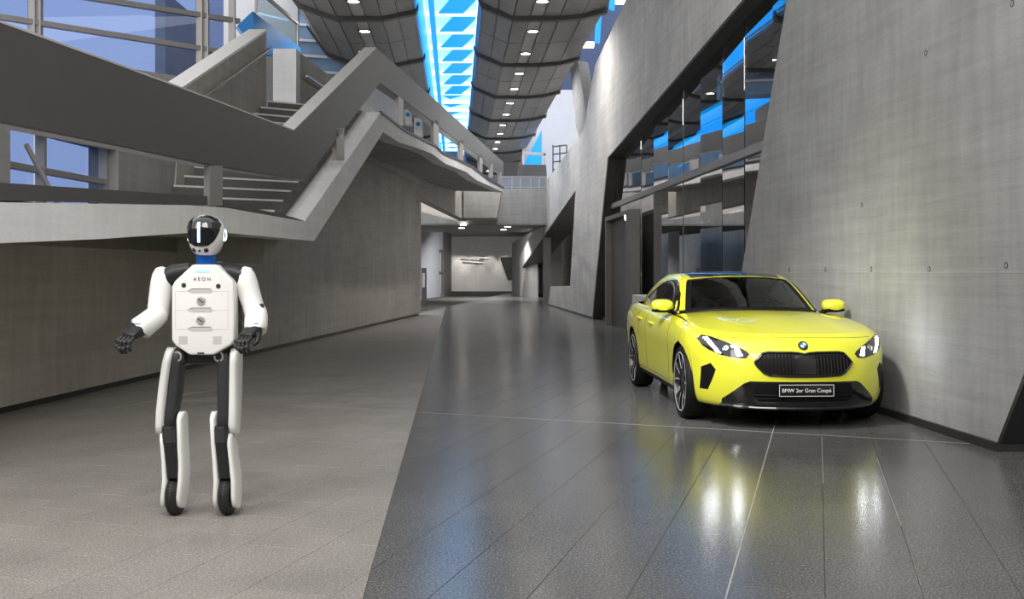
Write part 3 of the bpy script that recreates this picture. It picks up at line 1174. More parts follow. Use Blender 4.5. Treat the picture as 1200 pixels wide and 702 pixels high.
# =================================================================== RIGHT UPPER BACKGROUND
bm = bmesh.new()
prism(bm, [onR(668, 80), onR(677, 71), onR(687.5, 136), onR(685, 150), onR(679, 162), onR(675, 148)], (.35, .3, 0))
tag(obj('concrete_strut', bm, M_CON), 'slanted pale concrete strut rising from the right wall to the roof', 'strut')
bm = bmesh.new()
prism(bm, [pt_depth(612, 75, 60), pt_depth(720, 75, 60), pt_depth(720, 235, 60), pt_depth(612, 235, 60)], (0, .3, 0))
tag(obj('wall_gallery', bm, M_WHITE), 'white lit gallery wall above the bridge', None, None, 'structure')
bm = bmesh.new()
prism(bm, [pt_depth(655, 104, 50), pt_depth(655, -30, 50), pt_depth(760, -60, 50), pt_depth(760, 104, 50)], (0, .3, 0))
tag(obj('wall_blue', bm, mat('blue_grey_wall', (0.09, 0.13, 0.26), .5, noise=.1)), 'blue grey wall high between the right hull and concrete wall', None, None, 'structure')
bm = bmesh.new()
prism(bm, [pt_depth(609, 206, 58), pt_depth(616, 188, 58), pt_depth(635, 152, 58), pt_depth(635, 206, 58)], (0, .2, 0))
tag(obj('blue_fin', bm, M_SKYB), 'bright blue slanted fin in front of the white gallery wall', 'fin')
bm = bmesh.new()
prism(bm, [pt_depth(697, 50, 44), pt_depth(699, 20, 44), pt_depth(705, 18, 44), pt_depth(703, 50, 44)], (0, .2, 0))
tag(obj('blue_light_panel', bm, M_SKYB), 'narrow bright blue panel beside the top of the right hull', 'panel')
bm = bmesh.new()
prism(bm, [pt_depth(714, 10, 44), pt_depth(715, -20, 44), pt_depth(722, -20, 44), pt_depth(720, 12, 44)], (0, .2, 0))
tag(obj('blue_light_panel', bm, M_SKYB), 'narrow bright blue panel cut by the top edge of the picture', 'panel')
for k, (x0, x1, ya, yb) in enumerate(((684, 696, 49, 54.5), (722, 737, -3, 3))):
    bm = bmesh.new()
    prism(bm, [pt_depth(x0, ya, 42), pt_depth(x1, ya, 42), pt_depth(x1, yb, 42), pt_depth(x0, yb, 42)], (0, .3, 0))
    tag(obj('ceiling_lamp', bm, M_LAMPW), ['warm white box lamp between the right hull and the concrete strut', 'warm white box lamp at the top edge above the right concrete wall'][k], 'lamp')
light('gallery_lamp', 'AREA', pt_depth(655, 120, 52), 130, (.85, .88, 1.0), 3, tuple(pt_depth(655, 150, 60)))

# =================================================================== BRIDGE AND FAR END
br = thing('bridge', 'concrete footbridge crossing the hall at the far end', 'bridge')
YB = 43.0
xl, xr = (500 - 600) / F * YB, (641 - 600) / F * YB
zt, zb = pt_depth(0, 221, YB).z, pt_depth(0, 262, YB).z
bm = bmesh.new()
box(bm, (xl - 3, YB, zb), (xr, YB + .35, zt))
obj('beam', bm, M_CON, br)
bm = bmesh.new()
prism(bm, [pt_depth(546, 221.5, YB - .02), pt_depth(589, 221.5, YB - .02), pt_depth(583, 258.5, YB - .02), pt_depth(546, 258.5, YB - .02)], (0, -2.2, 0))
obj('return_block', bm, M_CONW, br)
bm = bmesh.new()
box(bm, (xl - 3, YB + .01, zb - .06), (xr, YB + 7.5, zb - .004))
obj('soffit', bm, M_HULL, br)
rails = thing('bridge_railing', 'steel railing with glass on top of the footbridge', 'railing')
za, zc = pt_depth(0, 207, YB).z, pt_depth(0, 219, YB).z
bm = bmesh.new()
bar(bm, (pt_depth(586, 0, YB).x, YB + .1, za), (xr, YB + .1, za), .07, .05)
obj('rail', bm, M_ALU, rails)
bm = bmesh.new()
bar(bm, (pt_depth(586, 0, YB).x, YB + .1, zc), (xr, YB + .1, zc), .07, .05)
obj('rail', bm, M_ALU, rails)
for px in (587, 600, 610, 622, 632, 640):
    x = pt_depth(px, 0, YB).x
    bm = bmesh.new()
    box(bm, (x - .03, YB + .07, zt), (x + .03, YB + .13, za))
    obj('post', bm, M_ALU, rails)
for xa, xb in ((588, 599), (601, 609), (611, 621), (623, 631), (633, 639)):
    bm = bmesh.new()
    box(bm, (pt_depth(xa, 0, YB).x, YB + .095, zc + .04), (pt_depth(xb, 0, YB).x, YB + .105, za - .03))
    obj('pane', bm, M_PANEF, rails)
bm = bmesh.new()
prism(bm, [pt_depth(588, 190, 46), pt_depth(608, 190, 46), pt_depth(604, 223, 46), pt_depth(584, 223, 46)], (0, .2, 0))
tag(obj('dark_screen', bm, M_ALUD), 'dark grey screen panel behind the bridge railing on the left', 'panel')
bm = bmesh.new()
prism(bm, [pt_depth(609, 193, 46), pt_depth(640, 193, 46), pt_depth(642, 223, 46), pt_depth(604, 223, 46)], (0, .2, 0))
tag(obj('grey_screen', bm, M_HULLD), 'grey screen panel behind the bridge railing on the right', 'panel')
bm = bmesh.new()
bar(bm, pt_depth(612, 179, 47), pt_depth(640, 181, 47), .08, .12)
fr = tag(obj('goal_frame', bm, M_STEEL), 'pale steel frame standing on the bridge before the blue fin', 'frame')
for px in (613, 638):
    bm = bmesh.new()
    bar(bm, pt_depth(px, 180, 47), pt_depth(px, 196, 47), .08)
    obj('frame_post', bm, M_STEEL, fr)
bm = bmesh.new()
for q in range(4):
    bar(bm, pt_depth(648, 172 + q * 9, 52), pt_depth(664, 170 + q * 9, 52), .06)
for px in (648, 656, 664):
    bar(bm, pt_depth(px, 205, 52), pt_depth(px, 170, 52), .06)
tag(obj('gallery_railing', bm, M_ALUD), 'small dark railing on the gallery before the white wall', 'railing')

# end wall
YE = 66.0
wbk = thing('wall_back', 'pale concrete end wall of the passage with light scallops', None, kind='structure')
bm = bmesh.new()
box(bm, (pt_depth(520, 0, YE).x, YE, 0), (pt_depth(640, 0, YE).x, YE + .3, 4.6))
obj('concrete_slab', bm, M_CONL, wbk)
bm = bmesh.new()
box(bm, (pt_depth(524, 0, YE).x, YE - .04, 0), (pt_depth(604, 0, YE).x, YE, .12))
obj('plinth_or_gap', bm, M_PLINTH, wbk)
bm = bmesh.new()
box(bm, (-9, YB + 7.5, zb + .25), (3.5, YE, zb + .5))
tag(obj('ceiling_far', bm, M_HULLD), 'low grey ceiling of the far passage', None, None, 'structure')
for k, px in enumerate((533, 541, 552, 574, 592)):
    p = pt_depth(px, 0, YE - 1.0)
    light('scallop_spot', 'SPOT', (p.x, YE - .9, 3.45), 90, (1, .93, .84), .05, (p.x, YE - .1, 0.5), 55, .6)
art = thing('wall_sculpture', 'three slim pale bars mounted on the far end wall', 'sculpture')
for (xa, ya, xb, yb_) in ((539, 303, 562, 304), (556, 301.5, 573, 302.5), (542, 306.5, 566, 308)):
    bm = bmesh.new()
    bar(bm, pt_depth(xa, ya, YE - .035), pt_depth(xb, yb_, YE - .035), .05, .055)
    obj('bar', bm, M_STEEL, art)
bm = bmesh.new()
prism(bm, [pt_depth(586, 303, YE - 2), pt_depth(588, 301.5, YE - 2), pt_depth(602, 301, YE - 2), pt_depth(602, 328, YE - 2), pt_depth(595, 328.5, YE - 2)], (0, .2, 0))
tag(obj('wall_screen', bm, M_BLACK), 'black trapezoid opening panel at the right of the far end wall', 'panel')
# right return wall near the end wall
bm = bmesh.new()
a, b = on_floor(600, 345), on_floor(624, 347)
prism(bm, [pt_depth(600, 345.2, 61.9), pt_depth(624, 348.5, 54.98), pt_depth(624, 271, 54.98), pt_depth(600, 285, 61.9)], (.3, 0, 0))
tag(obj('wall_return', bm, M_CON), 'light concrete return wall left of the slanted opening', None, None, 'structure')
# left passage: blue-grey wall, glass door, dark pilaster
bm = bmesh.new()
prism(bm, [pt_depth(478, 352, 49), pt_depth(519, 347.5, 57), pt_depth(519, 262, 57), pt_depth(478, 250, 49)], (-.1, .3, 0))
tag(obj('wall_passage', bm, mat('passage_wall', (.34, .36, .42), .6, noise=.06, nscale=2)), 'bluish wall of the far left passage beside the glass door', None, None, 'structure')
bm = bmesh.new()
prism(bm, [pt_depth(519, 347.5, 57), pt_depth(529, 345, 62), pt_depth(529, 268, 62), pt_depth(517, 266, 57)], (-.1, .3, 0))
tag(obj('pilaster', bm, M_HULLD), 'dark grey pilaster between glass door and end wall', 'pilaster')
d2 = thing('door_2', 'lit glass door at the far left of the passage', None, kind='structure')
bm = bmesh.new()
prism(bm, [pt_depth(504.5, 345.5, 55.5), pt_depth(517.5, 344.5, 56.5), pt_depth(517.5, 295.5, 56.5), pt_depth(504.5, 293.5, 55.5)], (0, -.03, 0))
obj('pane', bm, mat('lit_door_glass', (.6, .65, .6), .3, emit=(.75, .85, .75), estr=.35, noise=.15, nscale=1.5), d2)
for pts in (((503.5, 347, 55.3), (503.5, 292, 55.3)), ((518.5, 346, 56.4), (518.5, 294, 56.4)), ((503.5, 292.5, 55.3), (518.5, 294.5, 56.4)), ((503.5, 319, 55.3), (518.5, 320, 56.4))):
    bm = bmesh.new()
    bar(bm, pt_depth(*pts[0]), pt_depth(*pts[1]), .14, .14)
    obj('door_frame', bm, M_ALUD, d2)
# header wall and window strip above the passage mouth
bm = bmesh.new()
prism(bm, [pt_depth(494, 205, 33), pt_depth(547, 220, 42), pt_depth(547, 259, 42), pt_depth(494, 232, 33)], (-.3, .05, 0))
tag(obj('wall_header', bm, M_CONW), 'slanted concrete header above the mouth of the far passage', None, None, 'structure')
bm = bmesh.new()
prism(bm, [pt_depth(488, 232, 36), pt_depth(520, 247, 42), pt_depth(536, 258, 42), pt_depth(488, 246, 36)], (-.1, .3, 0))
tag(obj('clerestory', bm, mat('clerestory_glow', (.7, .66, .62), .4, emit=(1, .92, .84), estr=.35, noise=.1, nscale=1)), 'slim lit clerestory strip under the slanted header', 'window')
bm = bmesh.new()
box(bm, (pt_depth(494, 340, 40).x, 40, 0), (pt_depth(499, 340, 40).x, 40.4, 1.5))
k_ = tag(obj('info_kiosk', bm, M_ALUD), 'small grey kiosk at the corner of the left wall', 'kiosk')
bm = bmesh.new()
box(bm, (pt_depth(495, 0, 40).x, 39.97, .75), (pt_depth(498, 0, 40).x, 39.99, 1.3))
obj('screen', bm, M_STEEL, k_)
for k, (px, py) in enumerate(((543, 264), (541, 267.5), (595, 266), (590, 269.5))):
    y = (zb - .07 - H) * F / (HY - py)
    x = (px - 600) / F * y
    bm = bmesh.new()
    lathe(bm, [(0, 0), (.13, 0), (.13, .02)], (x, y, zb - .07), (0, 0, 1), 14)
    tag(obj('soffit_light', bm, M_LAMP), ['round downlight under the bridge, front left', 'round downlight under the bridge, rear left', 'round downlight under the bridge, front right', 'round downlight under the bridge, rear right'][k], 'downlight', 'downlights under the bridge')
light('passage_lamp', 'AREA', (-1.2, 54, 3.4), 700, (1, .95, .9), 2.5, (-1.2, 55, 0), size_y=8)

# =================================================================== ROBOT
M_RW = mat('robot_white', (0.80, 0.795, 0.785), 0.32, coat=0.3, noise=0.02, nscale=4)
M_RB = mat('robot_black', (0.013, 0.013, 0.015), 0.42, noise=0.15, nscale=30)
M_RG = mat('robot_grey', (0.032, 0.032, 0.034), 0.45, noise=0.1, nscale=30)
M_RL = mat('robot_pale_grey', (0.52, 0.51, 0.50), 0.5, noise=0.05)
M_VIS = mat('visor_black', (0.006, 0.007, 0.010), 0.06, coat=1.0, noise=0.05)
M_RUB = mat('rubber', (0.018, 0.018, 0.018), 0.6, noise=0.2, nscale=80, bump=0.3)
M_CHR = mat('polished_metal', (0.80, 0.80, 0.80), 0.30, 0.85, noise=0.03)
M_NECK = mat('neck_blue', (0.0, 0.05, 0.22), 0.3, emit=(0.0, 0.10, 0.42), estr=0.25, noise=0.1)
M_GLOW = mat('glow_ice', (0.7, 0.85, 1.0), 0.3, emit=(0.55, 0.82, 1.0), estr=2.2, noise=0.02)
M_INK = mat('print_grey', (0.10, 0.10, 0.11), 0.5, noise=0.05)

RS = 213.5
robot = thing('robot', 'white and black humanoid robot on two wheels under the landing', 'robot', (-1.709, 5.69, 0))


def rp(px, py, dy=0.0):
    y = 5.69 + dy
    return Vector(((px - 600) / F * y + 1.709, dy, H - (py - HY) / F * y))


def limb(bm, pts, ru, rv=None, e=2.2, n=24, roll=None):
    """tapering limb through pts with half widths ru (sideways) and rv (front-back)"""
    rv = ru if rv is None else rv
    pts = [Vector(p) for p in pts]
    secs = []
    for i, p in enumerate(pts):
        d = (pts[min(i + 1, len(pts) - 1)] - pts[max(i - 1, 0)]).normalized()
        ref = Vector((1, 0, 0)) if roll is None else Vector(roll)
        u = (ref - d * ref.dot(d)).normalized()
        v = d.cross(u).normalized()
        secs.append((p, u, v, ru[i], rv[i], e if not isinstance(e, (list, tuple)) else e[i]))
    loft(bm, secs, n)


def rpart(name, bm, m_, parent=robot, angle=40):
    return obj(name, bm, m_, parent, smooth=True, angle=angle)


def patch(poly, cast, off, thick, rings=7, m=64, closed=True):
    """star-shaped outline (2D) laid on a surface by cast(a,b) -> (point, normal); returns bmesh"""
    # resample outline
    P = [Vector((p[0], p[1])) for p in poly]
    L = [0.0]
    for i in range(len(P)):
        L.append(L[-1] + (P[(i + 1) % len(P)] - P[i]).length)
    keep = []
    for i in range(len(P)):
        a, b = P[i], P[(i + 1) % len(P)]
        k = max(1, round((b - a).length / L[-1] * m))
        for q in range(k):
            keep.append(a.lerp(b, q / k))
    c = sum(keep, Vector((0, 0))) / len(keep)
    bm = bmesh.new()
    ringv = []
    n = len(keep)
    last = None
    for r in range(1, rings + 1):
        row = []
        for p in keep:
            t = c + (p - c) * (r / rings)
            hit = cast(t.x, t.y)
            if hit is None:
                hit = last
            last = hit
            row.append((bm.verts.new(hit[0] + hit[1] * off), hit))
        ringv.append(row)
    hc = cast(c.x, c.y) or last
    cv = bm.verts.new(hc[0] + hc[1] * off)
    for k in range(n):
        bm.faces.new((cv, ringv[0][k][0], ringv[0][(k + 1) % n][0]))
    for a, b in zip(ringv, ringv[1:]):
        for k in range(n):
            q = (k + 1) % n
            bm.faces.new((a[k][0], b[k][0], b[q][0], a[q][0]))
    if thick > 0:
        low = [bm.verts.new(v.co - h[1] * thick) for v, h in ringv[-1]]
        for k in range(n):
            q = (k + 1) % n
            bm.faces.new((ringv[-1][k][0], low[k], low[q], ringv[-1][q][0]))
    return bm


# ---- head, turned a little to the left of the picture
HC = rp(241.5, 276)
HROT = Matrix.Rotation(math.radians(7), 3, 'Z')
bm = bmesh.new()
hs = [(-.109, .030, .05), (-.104, .052, .074), (-.088, .070, .093), (-.055, .086, .112), (-.01, .096, .122), (.035, .0975, .122), (.07, .087, .110), (.094, .064, .085), (.106, .036, .05), (.110, .008, .012)]
loft(bm, [((0, .006 if z < 0 else 0.0, z), (1, 0, 0), (0, 1, 0), a, b, 2.25) for z, a, b in hs], 40)
bmesh.ops.recalc_face_normals(bm, faces=bm.faces)
head_bvh = BVHTree.FromBMesh(bm)
bmesh.ops.transform(bm, matrix=Matrix.Translation(HC) @ HROT.to_4x4(), verts=bm.verts)
head = rpart('head', bm, M_RW, angle=60)


def head_cast(x, z):
    h = head_bvh.ray_cast(Vector((x, -1, z)), Vector((0, 1, 0)))
    if h[0] is None:
        h = head_bvh.find_nearest(Vector((x, -.03, z)))
    return (h[0], h[1] if h[1].y < .3 else -h[1])


def head_part(name, bm, m_, angle=60):
    bmesh.ops.transform(bm, matrix=Matrix.Translation(HC) @ HROT.to_4x4(), verts=bm.verts)
    return rpart(name, bm, m_, head, angle)


def hz(X, Y):
    return ((X - 352) / 1499, (250 - Y) / 1499)


vis = [(340, 88), (400, 96), (450, 118), (482, 160), (474, 215), (455, 262), (430, 305), (395, 335), (340, 344), (285, 338), (240, 312), (218, 265), (213, 205), (224, 150), (262, 108), (300, 93)]
head_part('visor', patch([hz(*p) for p in vis], head_cast, .0035, .006, 9, 90), M_VIS)
head_part('visor_glint', patch([hz(*p) for p in ((318, 150), (336, 150), (333, 310), (313, 310))], head_cast, .006, .002, 3, 24), M_GLOW)  # lamp reflection on the visor, put in as a glowing strip
for X, Y, r in ((275, 372, .011), (375, 375, .011), (322, 379, .006)):
    x, z = hz(X, Y)
    p, nn = head_cast(x, z)
    bm = bmesh.new()
    lathe(bm, [(0, .002), (r * .6, .003), (r, .004), (r * 1.15, .002), (r * 1.2, -.004)], p, nn, 16)
    head_part('sensor_eye', bm, M_RB)
for sx in (1, -1):
    bm = bmesh.new()
    lathe(bm, [(.030, -.004), (.034, .004), (.032, .012), (.026, .013), (.024, .008)], (sx * .089, .02, .003), (sx, -.12, 0), 24)
    head_part('ear_ring', bm, M_GLOW)
    bm = bmesh.new()
    lathe(bm, [(0, .012), (.018, .011), (.024, .006), (.026, -.01)], (sx * .089, .02, .003), (sx, -.12, 0), 24)
    head_part('ear_cap', bm, M_VIS)
bm = bmesh.new()
limb(bm, [rp(241.5, 318, .03), rp(241.5, 307, .025), rp(241.5, 293, .02)], [.060, .052, .050], [.06, .055, .055])
rpart('neck', bm, M_NECK)

# ---- torso
bm = bmesh.new()
limb(bm, [rp(241, 417, .05), rp(242, 408, .05), rp(245, 400, .05), rp(245, 335, .05), rp(243.5, 322, .05), rp(241, 311, .04)], [.10, .145, .170, .174, .155, .085], [.07, .09, .10, .11, .10, .08], e=4)
torso = rpart('torso', bm, M_RB)
plate = [(225.5, 310), (253.5, 310), (272.8, 329.5), (274, 336), (274, 399), (270, 404.5), (250, 416), (222, 416), (206, 405.5), (201, 399), (201, 336), (204.5, 329.5)]
bm = bmesh.new()
prism(bm, [rp(x, y, -.085) for x, y in plate], (0, .10, 0))
bmesh.ops.bevel(bm, geom=[e for e in bm.edges], offset=.012, segments=3, affect='EDGES', profile=.6)
chest = rpart('chest_plate', bm, M_RW, angle=50)
YF = -.085


def flat(name, pts, m_, parent=None, d=.0025, into=.004):
    bm = bmesh.new()
    prism(bm, [rp(x, y, YF - d) for x, y in pts], (0, d + into, 0))
    return obj(name, bm, m_, parent or chest)


def cz(X, Y):
    return (130 + X / 5.015, 300 + Y / 5.015)


flat('light_bar', [cz(498, 82), cz(577, 82), cz(577, 95), cz(498, 95)], mat('glow_blue', (.3, .6, .9), .3, emit=(.30, .72, 1.0), estr=.8, noise=.02), d=.003)
for y in (206, 318, 430):
    flat('slot', [cz(447, y), cz(475, y - 12), cz(585, y - 12), cz(603, y), cz(585, y + 12), cz(475, y + 12)], M_RL, d=.0015)
    flat('slot_lip', [cz(445, y), cz(475, y - 14), cz(588, y - 14), cz(588, y - 11), cz(477, y - 11)], M_RG, d=.002)
    for xa, xb in ((378, 444), (606, 690)):
        flat('seam', [cz(xa, y + 1), cz(xb, y + 1), cz(xb, y + 3), cz(xa, y + 3)], M_RL, d=.0008)
flat('seam', [cz(687, 212), cz(689, 212), cz(689, 428), cz(687, 428)], M_RL, d=.0008)
flat('seam', [cz(378, 212), cz(380, 212), cz(380, 428), cz(378, 428)], M_RL, d=.0008)
for X, Y in ((428, 172), (631, 177)):
    p = rp(*cz(X, Y), YF)
    bm = bmesh.new()
    lathe(bm, [(0, -.006), (.009, -.006), (.0125, -.003), (.0125, .004)], p, (0, 1, 0), 18)
    rpart('sensor', bm, M_RG, chest)
for X, Y in ((530, 263), (527, 377)):
    p = rp(*cz(X, Y), YF)
    bm = bmesh.new()
    lathe(bm, [(0, -.010), (.019, -.010), (.025, -.005), (.027, .004)], p, (0, 1, 0), 24)
    kn = rpart('dial', bm, M_CHR, chest)
    bm = bmesh.new()
    box(bm, (p.x - .017, p.y - .0125, p.z - .0025), (p.x + .017, p.y - .009, p.z + .0025), .001)
    bmesh.ops.rotate(bm, verts=bm.verts, cent=p, matrix=Matrix.Rotation(math.radians(35), 3, 'Y'))
    rpart('dial_grip', bm, M_RG, chest)
for X in (424, 624):
    a, b = cz(X - 25, 472), cz(X + 25, 518)
    flat('speaker_grille', [a, (b[0], a[1]), b, (a[0], b[1])], M_RL, d=.0012)
flat('port', [cz(508, 567), cz(548, 567), cz(548, 576), cz(508, 576)], M_RB, d=.0015)
me = text_mesh('A E O N', .026, .0008)
o = link('lettering', me, M_INK, chest)
o.location = rp(*cz(535, 136), YF - .0015)
o.rotation_euler = (PI / 2, 0, 0)

# ---- shoulder yokes
for sx, pts in ((-1, [(226, 313), (206, 316), (193, 324)]), (1, [(254, 313), (276, 316), (292, 325)])):
    bm = bmesh.new()
    limb(bm, [rp(pts[0][0], pts[0][1] + 4, .05), rp(pts[1][0], pts[1][1] + 6, .045), rp(pts[2][0], pts[2][1] + 3, .03)], [.075, .075, .05], [.045, .058, .052], e=2.6, roll=(0, 1, 0))
    rpart('shoulder_yoke', bm, M_RB)

# ---- arms


def arm(name, up, fore, ru, rf):
    bm = bmesh.new()
    limb(bm, up, ru, [r * 1.02 for r in ru], 2.2)
    ua = rpart('upper_arm', bm, M_RW, angle=60)
    bm = bmesh.new()
    limb(bm, fore, rf, [r * .95 for r in rf], 2.3)
    fa = rpart('forearm', bm, M_RW, angle=60)
    return ua, fa


# left of the picture
ua, fa = arm('arm', [rp(193, 313.5, .03), rp(192, 316, .03), rp(191, 322, .03), rp(190, 332, .025), rp(188.5, 345, .02), rp(186.5, 358, .01), rp(185.5, 368, .0), rp(186, 374, -.005), rp(187, 377, -.005)],
             [rp(190, 364, .0), rp(187, 367, -.02), rp(180, 373, -.05), rp(171, 380, -.09), rp(164.5, 385, -.12), rp(163.5, 386, -.122)], [.018, .042, .055, .061, .0615, .060, .058, .045, .02], [.03, .056, .060, .062, .064, .054])
bm = bmesh.new()
limb(bm, [rp(174, 355, .0), rp(176, 352, -.01)], [.014, .014])
rpart('elbow_clip', bm, M_RB, ua)
# right of the picture
ub, fb = arm('arm', [rp(284, 314, .03), rp(285.5, 316.5, .03), rp(287, 323, .03), rp(289.5, 334, .03), rp(293, 347, .025), rp(296.5, 358, .015), rp(299, 368, .0), rp(299.5, 374, -.005), rp(299, 378, -.005)],
             [rp(300.5, 358, .01), rp(300.5, 364, -.005), rp(300.5, 372, -.05), rp(300, 380, -.09), rp(299.5, 386, -.12), rp(299.5, 387, -.122)], [.018, .042, .055, .060, .060, .058, .057, .045, .02], [.03, .055, .062, .062, .058, .05])
bm = bmesh.new()
limb(bm, [rp(306, 358, -.03), rp(307, 362, -.05)], [.014, .012])
rpart('elbow_clip', bm, M_RB, ub)
bm = bmesh.new()
tube(bm, [rp(284, 350, .03), rp(281, 362, .02), rp(282, 373, .0), rp(288, 378, -.03)], .004, 8)
rpart('cable', bm, M_RB, fb)


def hand(wrist, palm_dir, side, curl_down):
    """black mechanical hand: wrist cuff, palm, four fingers and a thumb closing on nothing"""
    w = Vector(wrist)
    d = Vector(palm_dir).normalized()
    s = Vector(side).normalized()
    s = (s - d * s.dot(d)).normalized()
    n = d.cross(s).normalized()
    if n.z < 0:
        n = -n
    bm = bmesh.new()
    loft(bm, [(w - d * .012, s, n, .040, .036, 2.2), (w, s, n, .046, .040, 2.4), (w + d * .028, s, n, .046, .034, 3), (w + d * .055, s, n, .044, .026, 3), (w + d * .085, s, n, .042, .020, 3), (w + d * .092, s, n, .034, .014, 3)], 24)
    palm = rpart('hand', bm, M_RB, robot, 50)
    bm = bmesh.new()
    loft(bm, [(w + n * .036 - d * .005, s, d, .040, .026, 2), (w + n * .044 - d * .003, s, d, .038, .024, 2)], 20)
    rpart('wrist_cap', bm, M_RG, palm)
    lens = [.098, .115, .110, .090]
    for k in range(4):
        base = w + d * .086 + s * (-.036 + k * .0238) - n * .002
        L = lens[k]
        a = base
        ang = [.25, .95, 1.75, 2.2]
        pts, rr = [a], [.0115]
        for q, part in enumerate((.38, .30, .20, .12)):
            t = ang[q] * curl_down
            a = a + (d * math.cos(t) - n * math.sin(t)) * L * part
            pts.append(a)
            rr.append(.0114 - .0010 * q)
        bm = bmesh.new()
        tube(bm, pts, rr, 10)
        fg = rpart('finger', bm, M_RB, palm, 60)
        for q in (1, 2):
            bm = bmesh.new()
            lathe(bm, [(0, -.0118), (.010, -.0118), (.0132, -.009), (.0132, .009), (.010, .0118), (0, .0118)], pts[q], s, 12)
            rpart('knuckle', bm, M_RG, palm, 60)
    b0 = w + d * .035 - s * .040 - n * .006
    pts = [b0, b0 + d * .022 - s * .020 - n * .010, b0 + d * .048 - s * .022 - n * .026, b0 + d * .066 - s * .006 - n * .036]
    bm = bmesh.new()
    tube(bm, pts, [.016, .0145, .0125, .0105], 10)
    rpart('thumb', bm, M_RB, palm, 60)


hand(rp(163, 386, -.13), (-.36, -.80, -.38), (.90, -.35, -.1), 1.0)
hand(rp(298.5, 387, -.125), (-.30, -.74, -.30), (-.95, .3, -.05), 1.0)

# ---- hips
bm = bmesh.new()
limb(bm, [rp(214, 416, .04), rp(266, 416, .04)], [.045, .045], [.05, .05], 2.4, roll=(0, 1, 0))
rpart('pelvis', bm, M_RB)
for x in (213.5, 262):
    bm = bmesh.new()
    lathe(bm, [(0, -.05), (.032, -.05), (.040, -.042), (.040, .02), (.034, .03), (0, .03)], rp(x, 417, .02), (.25, 1, 0), 20)
    hj = rpart('hip_joint', bm, M_RG)
    bm = bmesh.new()
    lathe(bm, [(.020, -.054), (.030, -.053), (.030, -.045)], rp(x, 417, .02), (.25, 1, 0), 20)
    rpart('hip_ring', bm, M_CHR, hj)

# ---- legs


def side_plate(name, prof, x_of, thick, m_, parent=robot, bev=.006):
    """plate seen edge-on from the front: prof is a list of (pixel row, front dy, back dy); x_of gives its middle pixel column"""
    bm = bmesh.new()
    secs = []
    for (py, f, b) in prof:
        c = rp(x_of(py), py, (f + b) / 2)
        secs.append((c, (1, 0, 0), (0, 1, 0), thick / 2, (b - f) / 2, 3.2))
    loft(bm, secs, 28)
    return rpart(name, bm, m_, parent, 50)


def lerp_tab(tab):
    def f(y):
        for (y0, x0), (y1, x1) in zip(tab, tab[1:]):
            if y <= y1:
                t = max(0, (y - y0) / (y1 - y0))
                t = t * t * (3 - 2 * t) * .5 + t * .5
                return x0 + (x1 - x0) * t
        return tab[-1][1]
    return f


def leg(thx, shell, shx, inner, outer, wx, wy):
    # thigh core
    ys = [410, 414, 424, 440, 460, 480, 494, 502, 504]
    w = [.025, .034, .038, .038, .036, .034, .032, .030, .024]
    bm = bmesh.new()
    f = lerp_tab(thx)
    loft(bm, [(rp(f(y), y, .02), (1, 0, 0), (0, 1, 0), w[i], .055 if 412 < y < 500 else .04, 3.5) for i, y in enumerate(ys)], 28)
    th = rpart('thigh', bm, M_RG)
    bm = bmesh.new()
    lathe(bm, [(0, -.040), (.030, -.040), (.036, -.034), (.036, .034), (.030, .040), (0, .040)], rp(f(498), 498, .02), (1, 0, 0), 24)
    rpart('knee_joint', bm, M_RB, th)
    pr = [(407, .0, .03), (409, -.035, .06), (413, -.055, .085), (425, -.062, .09), (450, -.06, .088), (480, -.055, .08), (497, -.052, .075), (504, -.04, .06), (507.5, -.01, .03)]
    side_plate('thigh_shell', pr, lerp_tab(shell), .052, M_RW)
    # shin core
    g = lerp_tab(shx)
    ys = [498, 502, 515, 530, 545, 556, 558]
    bm = bmesh.new()
    loft(bm, [(rp(g(y), y, -.005), (1, 0, 0), (0, 1, 0), .036, .068 if 500 < y < 556 else .062, 4) for y in ys], 28)
    sh = rpart('shin', bm, M_RB)
    bm = bmesh.new()
    loft(bm, [(rp(g(y), y, -.007), (1, 0, 0), (0, 1, 0), .0375, .070, 4) for y in (502, 504, 516, 517)], 28)
    rpart('shin_cover', bm, M_RG, sh)
    for tab, y_top in ((inner, 482), (outer, 505)):
        pr = [(y_top, -.005, .025), (y_top + 2.5, -.04, .06), (y_top + 8, -.056, .08), (520, -.06, .085), (540, -.06, .085), (560, -.066, .09), (580, -.07, .09), (589, -.055, .075), (594, -.02, .04)]
        side_plate('shin_shell', pr, lerp_tab(tab), .036, M_RW)
    # wheel
    R = .113
    c = Vector((rp(wx, wy, .0).x, .03, R))
    bm = bmesh.new()
    prof = [(R - .045, -.020), (R - .030, -.030), (R - .012, -.029), (R - .003, -.018), (R, 0), (R - .003, .018), (R - .012, .029), (R - .030, .030), (R - .045, .020)]
    lathe(bm, prof, c, (1, 0, 0), 48)
    wh = rpart('wheel', bm, M_RUB)
    bm = bmesh.new()
    for k in range(44):
        a = 2 * PI * k / 44
        for sg in (-1, 1):
            p = c + Vector((sg * .008, math.cos(a) * (R - .001), math.sin(a) * (R - .001)))
            q = c + Vector((sg * .024, math.cos(a + .09) * (R - .008), math.sin(a + .09) * (R - .008)))
            bar(bm, p, q, .007, .005)
    obj('tread', bm, M_RUB, wh)['kind'] = 'stuff'
    bm = bmesh.new()
    lathe(bm, [(0, -.026), (.03, -.028), (R - .05, -.020), (R - .044, -.02), (R - .044, .02), (R - .05, .020), (.03, .028), (0, .026)], c, (1, 0, 0), 32)
    rpart('rim', bm, M_RG, wh)
    bm = bmesh.new()
    box(bm, tuple(c + Vector((-.034, -.03, .095))), tuple(c + Vector((.034, .04, .16))), .006)
    rpart('fork', bm, M_RB, wh)


